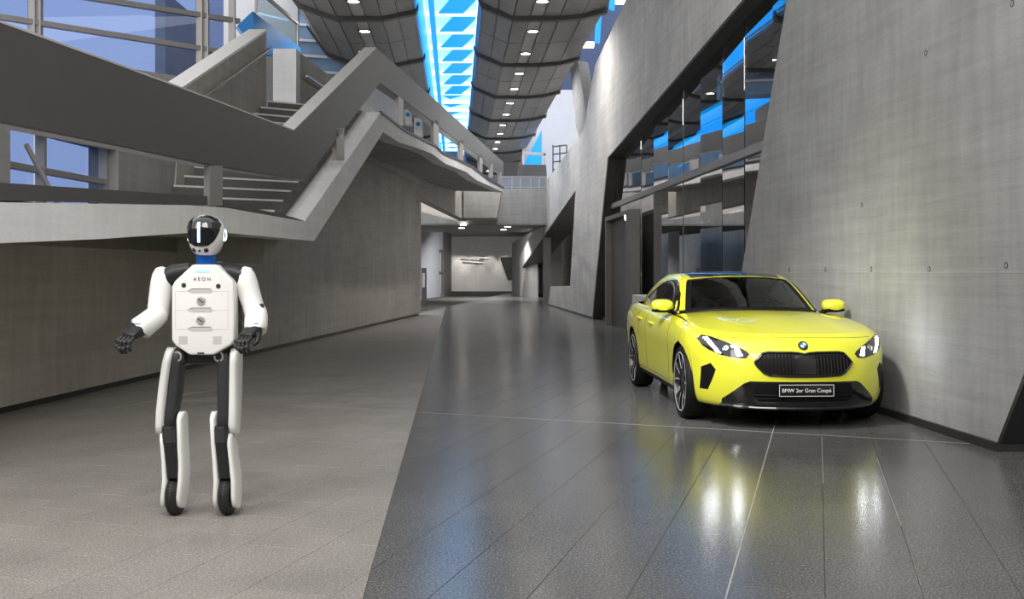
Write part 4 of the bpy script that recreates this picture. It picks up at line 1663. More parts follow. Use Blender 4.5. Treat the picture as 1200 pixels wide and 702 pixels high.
leg([(410, 209), (450, 206.5), (504, 199)], [(407, 202), (440, 195.5), (480, 191), (508, 189.5)], [(498, 200.5), (520, 202), (540, 205), (558, 206)],
    [(482, 214), (505, 213), (530, 215.5), (555, 216), (594, 212.5)], [(505, 193), (530, 196), (560, 197.5), (594, 194.5)], 204.3, 604)
leg([(410, 264), (450, 264), (504, 263)], [(407, 277), (440, 276.5), (480, 275.5), (508, 274.5)], [(498, 261.5), (520, 262), (540, 265), (558, 266)],
    [(482, 252), (505, 252), (530, 255), (560, 257), (594, 256)], [(505, 270.5), (530, 273), (560, 277), (594, 277.5)], 265.6, 602.5)

# =================================================================== CAR
M_YEL = mat('paint_yellow', (0.765, 0.765, 0.045), 0.30, coat=1.0, noise=0.01, nscale=2)
M_CBLK = mat('gloss_black', (0.004, 0.004, 0.005), 0.10, coat=1.0, noise=0.05)
M_CMAT = mat('matt_black', (0.007, 0.007, 0.008), 0.5, spec=0.2, noise=0.1)
M_TRIM = mat('satin_trim', (0.55, 0.55, 0.54), 0.25, 1.0, noise=0.03)
M_LENS = mat('headlamp_dark', (0.012, 0.014, 0.018), 0.08, coat=1.0, noise=0.1)
M_LED = mat('headlamp_light', (1, 1, 1), 0.3, emit=(0.93, 0.96, 1.0), estr=55, noise=0.02)
M_RIM = mat('rim_black', (0.015, 0.015, 0.018), 0.25, coat=.5, noise=0.1)
M_RIMS = mat('rim_machined', (0.70, 0.70, 0.72), 0.3, 0.6, noise=0.04)
M_TYRE = mat('tyre', (0.007, 0.007, 0.007), 0.65, spec=0.25, noise=0.2, nscale=60)
M_SEAT = mat('seat_dark', (0.03, 0.028, 0.027), 0.7, noise=0.15, nscale=20)
M_WSG = glass('windscreen_glass', (0.50, 0.53, 0.53), 0.04, fres=1.5)
M_SDG = glass('side_glass', (0.22, 0.24, 0.25), 0.07, fres=1.5)
M_BWHT = mat('badge_white', (0.85, 0.85, 0.85), 0.3, noise=0.02)
M_BBLU = mat('badge_blue', (0.02, 0.20, 0.60), 0.3, noise=0.02)

CAR_LOC = Vector((2.465, 8.70, 0))
CAR_RZ = math.radians(2.5)
car = thing('car', 'bright yellow four-door car with lit headlamps beside the leaning wall', 'car', CAR_LOC, CAR_RZ)


def tab(pts):
    """monotone-ish cubic interpolation through (t, v) points"""
    n = len(pts)
    ms = []
    for i in range(n):
        if i == 0:
            ms.append((pts[1][1] - pts[0][1]) / (pts[1][0] - pts[0][0]))
        elif i == n - 1:
            ms.append((pts[-1][1] - pts[-2][1]) / (pts[-1][0] - pts[-2][0]))
        else:
            d0 = (pts[i][1] - pts[i - 1][1]) / (pts[i][0] - pts[i - 1][0])
            d1 = (pts[i + 1][1] - pts[i][1]) / (pts[i + 1][0] - pts[i][0])
            ms.append(0.0 if d0 * d1 <= 0 else 2 * d0 * d1 / (d0 + d1))

    def f(t):
        if t <= pts[0][0]:
            return pts[0][1]
        if t >= pts[-1][0]:
            return pts[-1][1]
        for i in range(n - 1):
            if t <= pts[i + 1][0]:
                h = pts[i + 1][0] - pts[i][0]
                s = (t - pts[i][0]) / h
                return ((2 * s ** 3 - 3 * s ** 2 + 1) * pts[i][1] + (s ** 3 - 2 * s ** 2 + s) * h * ms[i] + (-2 * s ** 3 + 3 * s ** 2) * pts[i + 1][1] + (s ** 3 - s ** 2) * h * ms[i + 1])
    return f


LEN = 4.50
LF, LR = 0.85, 0.62
NF, NR = 2.55, 3.0
# level: half width, front setback, rear setback, heights along the car (y, z)
LV = [
    (0.790, .15, .20, [(0, .165), (.6, .18), (1.3, .185), (3.2, .195), (4.0, .23), (4.5, .25)]),
    (0.845, .055, .10, [(0, .185), (.6, .20), (1.3, .205), (3.2, .215), (4.0, .26), (4.5, .29)]),
    (0.878, .022, .04, [(0, .27), (.6, .28), (1.3, .295), (3.2, .305), (4.0, .35), (4.5, .38)]),
    (0.890, .000, .00, [(0, .40), (.6, .41), (1.3, .42), (3.2, .44), (4.0, .48), (4.5, .50)]),
    (0.896, .004, .00, [(0, .51), (.6, .53), (1.3, .55), (3.2, .58), (4.0, .61), (4.5, .62)]),
    (0.902, .022, .03, [(0, .60), (.6, .64), (1.3, .67), (2.2, .70), (3.2, .735), (4.0, .75), (4.5, .74)]),
    (0.890, .060, .05, [(0, .685), (.6, .73), (1.3, .775), (2.2, .81), (3.2, .85), (4.0, .86), (4.5, .84)]),
    (0.852, .115, .07, [(0, .745), (.6, .80), (1.3, .845), (2.2, .875), (3.2, .92), (4.0, .94), (4.5, .92)]),
    (0.790, .200, .11, [(0, .785), (.5, .83), (1.0, .873), (1.6, .905), (2.2, .915), (3.2, .955), (4.0, .975), (4.5, .965)]),
]
WMUL = tab([(0, 1.0), (.86, 1.0), (1.4, .992), (2.2, .985), (3.0, .997), (3.5, 1.006), (4.0, .985), (4.5, .955)])
LVT = [(w, a, b, tab(z)) for w, a, b, z in LV]
ARCH = [(.86, .335, .372), (3.53, .335, .368)]

# stations: fraction across the nose, then position along the side, then fraction across the tail
FX = [0, .06, .12, .18, .24, .30, .36, .42, .48, .54, .60, .66, .72, .77, .82, .86, .90, .93, .955, .975, .99, 1.0]
SY = []
for t in range(1, 12):
    SY.append(('s', t / 12))


def nose(k, fx):
    w, yf, yr, z = LVT[k]
    c = max(0.0, 1 - fx ** NF) ** (1 / NF)
    return yf + (LF + .03 - yf) * (1 - c)


def tail(k, fx):
    w, yf, yr, z = LVT[k]
    c = max(0.0, 1 - fx ** NR) ** (1 / NR)
    return LEN - yr - LR * (1 - c)


side_y = sorted(set([1.03 + .0 * i for i in range(1)] + [round(1.06 + .05 * i, 4) for i in range(2)] + [1.18, 1.20, 1.215, 1.225, 1.230, 1.2335, 1.24, 1.26, 1.32, 1.42, 1.55, 1.7, 1.85, 2.0, 2.15, 2.3, 2.45, 2.6, 2.75, 2.9, 3.0, 3.08, 3.13, 3.155, 3.1605, 3.163, 3.17, 3.18, 3.20, 3.24, 3.28, 3.33, 3.39, 3.46, 3.53, 3.60, 3.66, 3.72]))
stations = [('n', f) for f in FX] + [('s', y) for y in side_y] + [('t', f) for f in reversed(FX)]


def level_pt(k, st):
    w, yf, yr, z = LVT[k]
    kind, v = st
    if kind == 'n':
        y = nose(k, v)
        x = w * v
    elif kind == 't':
        y = tail(k, v)
        x = w * v
    else:
        # remap so that the side stations run between the two corners of this level
        y0, y1 = LF + .03, LEN - yr - LR
        y = max(y0, min(y1, v)) if k < 99 else v
        x = w
    return Vector((x * WMUL(y), y, z(y)))


def column(st, n=49):
    """points of one station from sill to shoulder (smooth), cut by the wheel arch"""
    cp = [level_pt(k, st) for k in range(len(LVT))]
    K = len(cp)

    def C(t):
        t = max(0.0, min(K - 1.0, t))
        i = min(int(t), K - 2)
        s = t - i
        p0, p1, p2, p3 = cp[max(i - 1, 0)], cp[i], cp[i + 1], cp[min(i + 2, K - 1)]
        return 0.5 * ((2 * p1) + (p2 - p0) * s + (2 * p0 - 5 * p1 + 4 * p2 - p3) * s * s + (3 * p1 - p0 - 3 * p2 + p3) * s ** 3)
    t0 = 0.0
    for yc, zc, r in ARCH:
        for q in range(400, -1, -1):
            p = C((K - 1) * q / 400)
            if p.x > .55 and (p.y - yc) ** 2 + (p.z - zc) ** 2 < r * r:
                lo, hi = (K - 1) * q / 400, (K - 1) * (q + 1) / 400
                for _ in range(12):
                    m = (lo + hi) / 2
                    p = C(m)
                    if (p.y - yc) ** 2 + (p.z - zc) ** 2 < r * r:
                        lo = m
                    else:
                        hi = m
                t0 = max(t0, hi)
                break
    out = [C(t0 + (K - 1 - t0) * i / (n - 1)) for i in range(n)]
    return out, t0


# finer stations where the arches begin on the nose corner
extra = [.905, .912, .918, .924, .936, .945, .965, .982]
stations = [('n', f) for f in sorted(set(FX + extra))] + [('s', y) for y in side_y] + [('t', f) for f in sorted(set(FX + [.965, .982, .9]), reverse=True)]
colsR = [column(s) for s in stations]
bm = bmesh.new()
NROW = 49


def add_side(sg):
    grid = []
    for pts, t0 in colsR:
        row = [bm.verts.new((p.x * sg, p.y, p.z)) for p in pts]
        # small inward flange under the bonnet edge
        p = pts[-1]
        row.append(bm.verts.new((p.x * sg * .93, p.y + (.03 if p.y < .9 else 0), p.z - .03)))
        grid.append(row)
    for a, b in zip(grid, grid[1:]):
        for i in range(NROW):
            vs = [a[i], b[i], b[i + 1], a[i + 1]]
            if len({tuple(round(c, 5) for c in v.co) for v in vs}) < 3:
                continue
            try:
                bm.faces.new(vs)
            except ValueError:
                pass
    return grid


add_side(1)
add_side(-1)

# bonnet
YC = 1.56
HX = sorted(set(FX + extra))
K8 = len(LVT) - 1


def cowl_z(f):
    return .962 - .045 * f ** 2.4


def bonnet_pt(f, t, sg):
    e = level_pt(K8, ('n', f))
    q = Vector((f * LV[K8][0] * WMUL(YC), YC + .02 * f, cowl_z(f)))
    g = 1 - (1 - t) ** 1.75
    x = e.x + (q.x - e.x) * t
    y = e.y + (q.y - e.y) * t
    z = e.z + (q.z - e.z) * g
    bl = 4 * t * (1 - t)
    z += .012 * bl * math.exp(-((f - .62) / .16) ** 2) + .010 * bl * math.exp(-(f / .35) ** 2)
    return Vector((x * sg, y, z))


for sg in (1, -1):
    grid = [[bm.verts.new(bonnet_pt(f, j / 24, sg)) for j in range(25)] for f in HX]
    for a, b in zip(grid, grid[1:]):
        for j in range(24):
            bm.faces.new((a[j], b[j], b[j + 1], a[j + 1]))
    # boot lid
    YD = 3.75

    def boot_pt(f, t):
        e = level_pt(K8, ('t', f))
        q = Vector((f * LV[K8][0] * WMUL(YD), YD, 1.03 - .05 * f ** 2))
        z = e.z + (q.z - e.z) * t + .02 * math.sin(PI * min(1, t * 1.6)) * (1 - f)
        return Vector(((e.x + (q.x - e.x) * t) * sg, e.y + (q.y - e.y) * t, z))
    grid = [[bm.verts.new(boot_pt(f, j / 10)) for j in range(11)] for f in FX]
    for a, b in zip(grid, grid[1:]):
        for j in range(10):
            bm.faces.new((a[j], b[j], b[j + 1], a[j + 1]))

# cabin
PROF = tab([(1.25, .88), (1.42, .938), (1.75, 1.115), (2.00, 1.238), (2.14, 1.285), (2.32, 1.322), (2.55, 1.340), (2.85, 1.334), (3.2, 1.285), (3.55, 1.19), (3.9, 1.085), (4.15, 1.01), (4.3, .95)])
BELT = LVT[K8][3]
XB = tab([(1.3, .80), (1.7, .785), (2.2, .772), (2.8, .77), (3.3, .755), (3.8, .715), (4.2, .66)])


def smin(a, b, k):
    h = max(k - abs(a - b), 0.0) / k
    return min(a, b) - h * h * k * .25


def cab_z(x, y):
    ax = abs(x)
    top = PROF(y - .33 * (ax / .72) ** 2.2) - .022 * (ax / .55) ** 2
    side = (BELT(y) - .01) + (XB(y) - ax) * 1.95
    return smin(top, side, .075)


CX = [i / 60 * .86 for i in range(-60, 61)]
CY = [1.30 + i / 110 * 2.98 for i in range(111)]
WS = [(-.645, 1.735), (-.48, 1.615), (-.25, 1.515), (0, 1.48), (.25, 1.515), (.48, 1.615), (.645, 1.735), (.60, 1.92), (.535, 2.19), (.515, 2.235), (.40, 2.185), (.2, 2.13), (0, 2.11), (-.2, 2.13), (-.40, 2.185), (-.515, 2.235), (-.535, 2.19), (-.60, 1.92)]
SW = [(1.82, .942), (2.2, .946), (2.7, .965), (3.15, .985), (3.50, 1.015), (3.56, 1.035), (3.36, 1.12), (3.1, 1.195), (2.85, 1.235), (2.6, 1.25), (2.42, 1.245), (2.25, 1.205), (2.05, 1.11), (1.92, 1.02)]


def inside(poly, x, y):
    c = False
    n = len(poly)
    for i in range(n):
        (x0, y0), (x1, y1) = poly[i], poly[(i + 1) % n]
        if (y0 > y) != (y1 > y) and x < (x1 - x0) * (y - y0) / (y1 - y0) + x0:
            c = not c
    return c


def shrink(poly, k):
    cx_, cy_ = sum(p[0] for p in poly) / len(poly), sum(p[1] for p in poly) / len(poly)
    return [(cx_ + (p[0] - cx_) * k, cy_ + (p[1] - cy_) * k) for p in poly]


cab = bmesh.new()
cg = [[cab.verts.new((x, y, cab_z(x, y))) for x in CX] for y in CY]
for a, b in zip(cg, cg[1:]):
    for i in range(len(CX) - 1):
        f = (a[i], a[i + 1], b[i + 1], b[i])
        if max(v.co.z for v in f) < .84 or f[0].co.y < 1.43 + .28 * (abs(f[0].co.x) / .645) ** 2:
            continue
        cab.faces.new(f)
bmesh.ops.recalc_face_normals(cab, faces=cab.faces)
CAB_BVH = BVHTree.FromBMesh(cab)
ws_in, sw_in = shrink(WS, .955), shrink(SW, .93)
for f in list(cab.faces):
    c = f.calc_center_median()
    if inside(ws_in, c.x, c.y):
        cab.faces.remove(f)
    elif abs(c.x) > .5 and inside(sw_in, c.y, c.z):
        cab.faces.remove(f)

bmesh.ops.remove_doubles(bm, verts=bm.verts, dist=.0004)
bmesh.ops.recalc_face_normals(bm, faces=bm.faces)
BODY_BVH = BVHTree.FromBMesh(bm)
body = obj('body', bm, M_YEL, car, smooth=True, angle=50)
cabin = obj('cabin', cab, M_YEL, car, smooth=True, angle=60)


def cast_front(x, z):
    h = BODY_BVH.ray_cast(Vector((x, -2, z)), Vector((0, 1, 0)))
    if h[0] is None:
        h = BODY_BVH.find_nearest(Vector((x, 0.2, z)))
    n = h[1] if h[1].y < 0 else -h[1]
    return (h[0], n)


def cast_side(sg, bvh=None):
    bvh = bvh or BODY_BVH

    def f(y, z):
        h = bvh.ray_cast(Vector((sg * 3, y, z)), Vector((-sg, 0, 0)))
        if h[0] is None:
            h = bvh.find_nearest(Vector((sg * .9, y, z)))
        n = h[1] if h[1].x * sg > 0 else -h[1]
        return (h[0], n)
    return f


def cast_top(bvh):
    def f(x, y):
        h = bvh.ray_cast(Vector((x, y, 3)), Vector((0, 0, -1)))
        if h[0] is None:
            h = bvh.find_nearest(Vector((x, y, 1.2)))
        n = h[1] if h[1].z > 0 else -h[1]
        return (h[0], n)
    return f


def cpart(name, bm, m_, parent=car, angle=40):
    return obj(name, bm, m_, parent, smooth=True, angle=angle)


def line_on(pts, cast, r, off=0.0, n=10, closed=False, sub=8):
    """thin round bead following a 2D polyline on a surface"""
    P = []
    m = len(pts) if closed else len(pts) - 1
    for i in range(m):
        a, b = pts[i], pts[(i + 1) % len(pts)]
        for q in range(sub):
            t = q / sub
            h = cast(a[0] + (b[0] - a[0]) * t, a[1] + (b[1] - a[1]) * t)
            P.append(h[0] + h[1] * off)
    h = cast(*pts[0 if closed else -1])
    P.append(h[0] + h[1] * off)
    bm = bmesh.new()
    tube(bm, P, r, n)
    return bm


def mirror_poly(p):
    return [(-a, b) for a, b in reversed(p)]


def frit(poly, cast, k, off):
    """opaque black border printed round a window"""
    P, Q = [], []
    inn = shrink(poly, k)
    bm = bmesh.new()
    n = len(poly)
    for i in range(n):
        for q in range(6):
            t = q / 6
            a, b = poly[i], poly[(i + 1) % n]
            c, d_ = inn[i], inn[(i + 1) % n]
            h = cast(a[0] + (b[0] - a[0]) * t, a[1] + (b[1] - a[1]) * t)
            g = cast(c[0] + (d_[0] - c[0]) * t, c[1] + (d_[1] - c[1]) * t)
            P.append(bm.verts.new(h[0] + h[1] * off))
            Q.append(bm.verts.new(g[0] + g[1] * off))
    for i in range(len(P)):
        j = (i + 1) % len(P)
        bm.faces.new((P[i], P[j], Q[j], Q[i]))
    return bm


# ---- glass
top_cast = cast_top(CAB_BVH)
cpart('windscreen', patch(WS, top_cast, .003, .0, 14, 140), M_WSG)
cpart('windscreen_border', frit(WS, cast_top(CAB_BVH), .915, .0045), M_CMAT)
cpart('windscreen_seal', line_on(WS, top_cast, .011, .0, 8, True, 5), M_CMAT)
RF = [(-.44, 2.33), (-.22, 2.26), (0, 2.24), (.22, 2.26), (.44, 2.33), (.475, 2.5), (.475, 3.0), (.44, 3.35), (.40, 3.46), (-.40, 3.46), (-.44, 3.35), (-.475, 3.0), (-.475, 2.5)]
RF = [(-.475, 2.29), (-.3, 2.22), (0, 2.185), (.3, 2.22), (.475, 2.29), (.485, 2.5), (.485, 3.0), (.45, 3.3), (-.45, 3.3), (-.485, 3.0), (-.485, 2.5)]
cpart('roof_panel', patch(RF, top_cast, .004, .004, 12, 100), M_CBLK)
RW = [(-.44, 3.36), (.44, 3.36), (.52, 3.95), (-.52, 3.95)]
cpart('rear_window', patch(RW, top_cast, .003, .0, 8, 60), M_CBLK)
for sg in (-1, 1):
    cs = cast_side(sg, CAB_BVH)
    cpart('side_window', patch(SW, cs, .003, .0, 10, 110), M_SDG)
    cpart('window_border', frit(SW, cs, .88, .0045), M_CBLK)
    cpart('window_trim', line_on(SW, cs, .009, .002, 8, True, 6), M_CBLK)
    cpart('window_chrome', line_on([(1.82, .937), (2.2, .940), (2.7, .958), (3.15, .978), (3.52, 1.01), (3.60, 1.04), (3.40, 1.12)], cs, .007, .006, 8, False, 6), M_TRIM)
    bm = patch([(2.66, .965), (2.74, .968), (2.72, 1.243), (2.64, 1.243)], cs, .005, .0, 4, 30)
    cpart('centre_pillar', bm, M_CBLK)
    # mirror
    bm = bmesh.new()
    cx_ = .875 * sg
    loft(bm, [((cx_ + sg * .0, 1.70, .995), (1, 0, 0), (0, 0, 1), .03, .02, 2.2), ((cx_, 1.705, .995), (1, 0, 0), (0, 0, 1), .075, .040, 2.4), ((cx_, 1.73, .996), (1, 0, 0), (0, 0, 1), .103, .058, 2.6), ((cx_, 1.78, .998), (1, 0, 0), (0, 0, 1), .113, .066, 2.8), ((cx_ - sg * .002, 1.84, .998), (1, 0, 0), (0, 0, 1), .108, .064, 2.8), ((cx_ - sg * .002, 1.86, .998), (1, 0, 0), (0, 0, 1), .095, .055, 2.8)], 32)
    mir = cpart('wing_mirror', bm, M_YEL)
    bm = bmesh.new()
    loft(bm, [((cx_, 1.708, .962), (1, 0, 0), (0, 0, 1), .070, .012, 2.4), ((cx_, 1.73, .953), (1, 0, 0), (0, 0, 1), .100, .018, 2.6), ((cx_, 1.79, .948), (1, 0, 0), (0, 0, 1), .109, .020, 2.6), ((cx_, 1.855, .950), (1, 0, 0), (0, 0, 1), .098, .018, 2.6)], 28)
    cpart('mirror_base', bm, M_CMAT, mir)
    bm = bmesh.new()
    limb(bm, [Vector((cx_ - sg * .06, 1.79, .945)), Vector((cx_ - sg * .13, 1.80, .925))], [.02, .02], [.035, .04], roll=(0, 0, 1))
    cpart('mirror_arm', bm, M_CMAT, mir)

# cowl between bonnet and windscreen
bm = bmesh.new()
rows = []
for q in range(-20, 21):
    x = q / 20 * .70
    yb_ = 1.475 + .262 * (abs(x) / .645) ** 2
    rows.append([bm.verts.new((x, yb_ + .03, cab_z(x, yb_ + .03) + .006)), bm.verts.new((x, yb_ - .01, cab_z(x, yb_ - .01) + .004)), bm.verts.new((x, yb_ - .12, .90)), bm.verts.new((x, yb_ - .12, .86))])
for a, b in zip(rows, rows[1:]):
    for k in range(3):
        bm.faces.new((a[k], b[k], b[k + 1], a[k + 1]))
cpart('cowl', bm, M_CMAT)
# ---- front details (x, z) read off the nose
GR = [(-.414, .572), (-.385, .606), (-.345, .648), (-.30, .657), (-.10, .655), (-.045, .650), (0, .640), (.045, .650), (.10, .655), (.30, .657), (.345, .648), (.385, .606), (.414, .572), (.39, .535), (.345, .488), (.30, .468), (.15, .460), (0, .458), (-.15, .460), (-.30, .468), (-.345, .488), (-.39, .535)]
gr = cpart('grille', patch(GR, cast_front, .002, .004, 8, 120), M_CMAT)
cpart('grille_frame', line_on(GR, cast_front, .011, .003, 8, True, 4), M_CBLK, gr)


def gr_z(x):
    zs = []
    for i in range(len(GR)):
        (x0, z0), (x1, z1) = GR[i], GR[(i + 1) % len(GR)]
        if (x0 - x) * (x1 - x) <= 0 and x0 != x1:
            zs.append(z0 + (z1 - z0) * (x - x0) / (x1 - x0))
    return min(zs), max(zs)


for sg in (-1, 1):
    for k in range(10):
        x = sg * (.105 + k * .029)
        z0, z1 = gr_z(x)
        z0, z1 = z0 + .012, z1 - .012
        if z1 - z0 < .04:
            continue
        bm = bmesh.new()
        pts = []
        for q in range(6):
            h = cast_front(x, z0 + (z1 - z0) * q / 5)
            pts.append((h[0] + Vector((-.004, -.014, 0)), h[0] + Vector((.004, -.014, 0))))
        strip(bm, pts, (0, .012, 0))
        cpart('slat', bm, M_CBLK, gr)
bm = patch([(-.09, .475), (.09, .475), (.09, .635), (-.09, .635)], cast_front, .006, .004, 4, 30)
cpart('sensor_cover', bm, M_CBLK, gr)
# lower intake
LI = [(-.455, .415), (.455, .415), (.50, .395), (.655, .255), (.655, .185), (.40, .178), (0, .176), (-.40, .178), (-.655, .185), (-.655, .255), (-.50, .395)]
li = cpart('lower_intake', patch(LI, cast_front, .004, .006, 10, 120), M_CBLK)
cpart('intake_mesh', patch([(-.40, .40), (.40, .40), (.43, .30), (.38, .245), (-.38, .245), (-.43, .30)], cast_front, .006, .003, 6, 60), M_CMAT, li)
for z in (.27, .30):
    cpart('intake_bar', line_on([(-.42, z), (-.2, z), (.2, z), (.42, z)], cast_front, .006, .008, 8), M_CMAT, li)
cpart('splitter', line_on([(-.66, .20), (-.4, .187), (0, .185), (.4, .187), (.66, .20)], cast_front, .016, .002, 8), M_CBLK, li)
for sg in (-1, 1):
    SI = [(.80, .515), (.74, .552), (.705, .50), (.755, .322), (.805, .325)]
    SI = SI if sg > 0 else mirror_poly(SI)
    cpart('side_intake', patch(SI, cast_front, .003, .005, 6, 60), M_CMAT)
    HL = [(.815, .752), (.78, .785), (.725, .778), (.63, .742), (.53, .697), (.47, .662), (.452, .640), (.48, .606), (.55, .605), (.66, .625), (.75, .665), (.79, .70)]
    hl = HL if sg > 0 else mirror_poly(HL)
    lamp = cpart('headlamp', patch(hl, cast_front, .003, .006, 8, 90), M_LENS)
    for E in ([(.775, .765), (.745, .768), (.665, .640), (.695, .648)], [(.565, .695), (.535, .690), (.505, .625), (.545, .622)]):
        e = E if sg > 0 else mirror_poly(E)
        cpart('light_signature', patch(e, cast_front, .007, .003, 4, 30), M_LED, lamp)
    h = cast_front(sg * .625, .685)
    bm = bmesh.new()
    lathe(bm, [(0, .006), (.020, .008), (.026, .006), (.030, .0)], h[0], h[1], 20)
    cpart('projector', bm, M_TRIM, lamp)
# bonnet seam, bumper seams
cpart('bonnet_seam', line_on([(-.66, .775), (-.45, .772), (-.2, .775), (0, .776), (.2, .775), (.45, .772), (.66, .775)], cast_front, .0022, .0, 6), M_CMAT)
# badge
h = cast_front(0, .712)
bm = bmesh.new()
lathe(bm, [(0, .010), (.030, .010), (.041, .007), (.043, 0)], h[0], h[1], 28)
badge = cpart('badge', bm, M_CBLK)
d, s_, u_ = frame_axes(h[1])
for q, m_ in enumerate((M_BBLU, M_BWHT, M_BBLU, M_BWHT)):
    bm = bmesh.new()
    c = h[0] + h[1] * .0115
    arc = [c] + [c + (s_ * math.cos(q * PI / 2 + t * PI / 16) + u_ * math.sin(q * PI / 2 + t * PI / 16)) * .026 for t in range(9)]
    prism(bm, arc, h[1] * -.002)
    obj('badge_quarter', bm, m_, badge)
# number plate with its writing
PY = cast_front(0, .345)[0].y - .03
bm = bmesh.new()
box(bm, (-.238, PY, .290), (.238, PY + .03, .398), .004)
plate_o = cpart('number_plate', bm, M_CBLK)
bm = bmesh.new()
for a, b, c_, d_ in ((-.232, .232, .389, .393), (-.232, .232, .295, .299), (-.232, -.228, .295, .393), (.228, .232, .295, .393)):
    box(bm, (a, PY - .002, c_), (b, PY + .002, d_))
obj('plate_border', bm, M_BWHT, plate_o)
me = text_mesh('BMW 2er Gran Coup\u00e9', .058, .0008)
o = link('lettering', me, M_BWHT, plate_o)
o.location = (0, PY - .0015, .343)
o.rotation_euler = (PI / 2, 0, 0)
xs = [v.co.x for v in me.vertices]
k_ = .415 / (max(xs) - min(xs))
o.scale = (k_, k_, k_)

# ---- side details
for sg in (-1, 1):
    cs = cast_side(sg)
    for pts in ([(1.45, .86), (1.42, .75), (1.40, .5), (1.42, .30)], [(2.66, .93), (2.68, .75), (2.66, .5), (2.62, .30)], [(3.12, .92), (3.16, .80), (3.10, .70), (3.12, .64)], [(1.40, .275), (2.2, .285), (3.1, .29)]):
        cpart('door_seam', line_on(pts, cs, .0025, -.0005, 6), M_CMAT)
    for y in (2.36, 3.02):
        h = cs(y, .80 if y < 2.5 else .825)
        bm = bmesh.new()
        limb(bm, [h[0] + Vector((sg * .004, -.11, -.004)), h[0] + Vector((sg * .022, -.07, 0)), h[0] + Vector((sg * .024, .05, .003)), h[0] + Vector((sg * .004, .11, .004))], [.009, .013, .013, .009], [.013, .016, .016, .012], roll=(1, 0, 0))
        cpart('door_handle', bm, M_YEL)
    SK = [(1.26, .20), (3.13, .21), (3.13, .255), (1.26, .245)]
    cpart('sill_trim', patch(SK, cs, .006, .006, 5, 80), M_CMAT)
    # wheel-arch linings
    for yc, zc, r in ARCH:
        bm = bmesh.new()
        rows = []
        for q in range(33):
            a = -.42 + (PI + .84) * q / 32
            y, z = yc + math.cos(a) * r * 1.0, zc + math.sin(a) * r * 1.0
            if z < .17:
                continue
            xo = cs(yc + math.cos(a) * (r + .01), zc + math.sin(a) * (r + .01))[0].x
            rows.append((bm.verts.new((xo - sg * .004, y, z)), bm.verts.new((sg * .52, y, z))))
        for (a, b), (c_, d_) in zip(rows, rows[1:]):
            bm.faces.new((a, b, d_, c_))
        cpart('arch_lining', bm, M_CMAT)
        bm = bmesh.new()
        lathe(bm, [(0, 0), (r + .02, 0)], (sg * .52, yc, zc), (1, 0, 0), 32)
        cpart('arch_back', bm, M_CMAT)
# underside
bm = bmesh.new()
box(bm, (-.56, .45, .19), (.56, 4.2, .30), .03)
cpart('underbody', bm, M_CMAT)

# ---- wheels
R_T, R_R = .333, .266


def wheel(x, y, sg):
    w = bpy.data.objects.new('wheel', None)
    COL.objects.link(w)
    w.parent = car
    w.location = (x, y, R_T)
    w.rotation_euler = (0, 0, 0 if sg > 0 else PI)
    # built with the outer face towards +x
    bm = bmesh.new()
    lathe(bm, [(R_R - .004, .095), (R_R + .010, .104), (.292, .110), (.314, .104), (.325, .088), (R_T, .05), (R_T, -.05), (.325, -.09), (.30, -.108), (R_R, -.10)], (0, 0, 0), (1, 0, 0), 64)
    cpart('tyre', bm, M_TYRE, w, 30)
    bm = bmesh.new()
    lathe(bm, [(R_R + .004, .103), (R_R - .004, .103), (R_R - .010, .092), (R_R - .022, .05), (R_R - .03, -.09)], (0, 0, 0), (1, 0, 0), 64)
    cpart('rim', bm, M_RIM, w, 30)
    bm = bmesh.new()
    lathe(bm, [(R_R - .010, .1030), (R_R - .006, .1065), (R_R + .004, .1065), (R_R + .008, .1030)], (0, 0, 0), (1, 0, 0), 64)
    cpart('rim_edge', bm, M_RIMS, w, 30)
    bm = bmesh.new()
    lathe(bm, [(.05, .02), (.175, .02), (.175, -.005), (.05, -.005)], (0, 0, 0), (1, 0, 0), 40)
    cpart('brake_disc', bm, MATS['brushed_steel'], w, 30)
    bm = bmesh.new()
    lathe(bm, [(0, .086), (.030, .086), (.034, .080), (.060, .072), (.066, .05), (.066, .02)], (0, 0, 0), (1, 0, 0), 28)
    cpart('hub', bm, M_RIM, w, 30)
    for k in range(5):
        a0 = 2 * PI * k / 5 + .3
        for da in (-.20, .20):
            def pp(r, t, xx):
                return Vector((xx, math.cos(a0 + t) * r, math.sin(a0 + t) * r))
            bm = bmesh.new()
            rows = []
            for r, t, hw, xx in ((.045, da * .9, .016, .070), (.12, da * .95, .014, .086), (.19, da * 1.25, .013, .096), (R_R - .008, da * 1.55, .013, .098)):
                c = pp(r, t, xx)
                tg = Vector((0, -math.sin(a0 + t), math.cos(a0 + t)))
                rows.append((c - tg * hw, c + tg * hw))
            strip(bm, rows, (-.03, 0, 0))
            sp = cpart('spoke', bm, M_RIM, w, 20)
            bm = bmesh.new()
            strip(bm, [(a + Vector((.0015, 0, 0)) + (b - a) * (.45 if da > 0 else .02), a + Vector((.0015, 0, 0)) + (b - a) * (.98 if da > 0 else .55)) for a, b in rows[1:]], (-.002, 0, 0))
            cpart('spoke_face', bm, M_RIMS, w, 20)
    return w


for sg in (-1, 1):
    wheel(sg * .782, .86, sg)
    wheel(sg * .788, 3.53, sg)

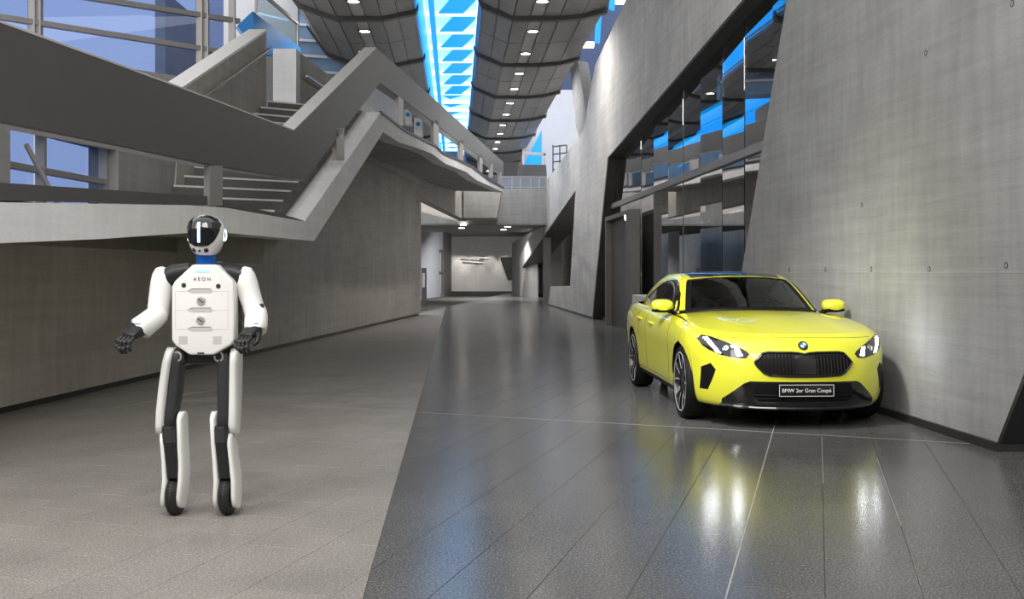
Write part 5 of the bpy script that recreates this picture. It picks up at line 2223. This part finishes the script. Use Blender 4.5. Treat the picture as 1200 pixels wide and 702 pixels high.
# ---- interior
bm = bmesh.new()
box(bm, (-.70, 1.5, .32), (.70, 4.0, .36))
box(bm, (-.72, 1.42, .36), (.72, 1.50, .90))
box(bm, (-.70, 3.95, .36), (.70, 4.0, .95))
box(bm, (-.76, 1.5, .36), (-.70, 3.9, .92))
box(bm, (.70, 1.5, .36), (.76, 3.9, .92))
cpart('cabin_tub', bm, M_CMAT)
bm = bmesh.new()
loft(bm, [((0, 1.60, .80), (1, 0, 0), (0, 0, 1), .69, .12, 6), ((0, 1.75, .82), (1, 0, 0), (0, 0, 1), .70, .125, 6), ((0, 2.02, .82), (1, 0, 0), (0, 0, 1), .70, .11, 6), ((0, 2.08, .78), (1, 0, 0), (0, 0, 1), .68, .08, 5)], 32)
cpart('dashboard', bm, M_SEAT)
bm = bmesh.new()
c0 = Vector((-.36, 2.22, .90))
ax = Vector((0, -.92, .38)).normalized()
_, s0, u0 = frame_axes(ax)
tube(bm, [c0 + (s0 * math.cos(2 * PI * k / 28) + u0 * math.sin(2 * PI * k / 28)) * .175 for k in range(29)], .014, 8)
tube(bm, [c0 - s0 * .17, c0, c0 + s0 * .17], [.014, .03, .014], 8)
tube(bm, [c0, c0 - u0 * .17], [.02, .014], 8)
cpart('steering_wheel', bm, M_CMAT)
for x in (-.36, .36):
    for y0_, zz in ((2.62, 0), (3.28, .01)):
        bm = bmesh.new()
        loft(bm, [((x, y0_ - .42, .52), (1, 0, 0), (0, 0, 1), .22, .06, 3), ((x, y0_ - .38, .54), (1, 0, 0), (0, 0, 1), .25, .09, 3), ((x, y0_, .52), (1, 0, 0), (0, 0, 1), .25, .09, 3)], 24)
        seat = cpart('seat', bm, M_SEAT)
        bm = bmesh.new()
        loft(bm, [((x, y0_ - .02, .52), (1, 0, 0), (0, 1, 0), .24, .07, 3), ((x, y0_ + .04, .75), (1, 0, 0), (0, 1, 0), .25, .07, 3), ((x, y0_ + .11, .98), (1, 0, 0), (0, 1, 0), .21, .055, 3), ((x, y0_ + .12, 1.02), (1, 0, 0), (0, 1, 0), .16, .04, 3)], 24)
        cpart('seat_back', bm, M_SEAT, seat)
        bm = bmesh.new()
        loft(bm, [((x, y0_ + .10, 1.02), (1, 0, 0), (0, 1, 0), .10, .035, 3), ((x, y0_ + .11, 1.06), (1, 0, 0), (0, 1, 0), .13, .045, 3), ((x, y0_ + .12, 1.15), (1, 0, 0), (0, 1, 0), .12, .04, 3), ((x, y0_ + .12, 1.175), (1, 0, 0), (0, 1, 0), .08, .025, 3)], 20)
        cpart('head_restraint', bm, M_SEAT, seat)
bm = bmesh.new()
box(bm, (-.11, 2.12, 1.17), (.11, 2.14, 1.23), .008)
cpart('rear_view_mirror', bm, M_CMAT)
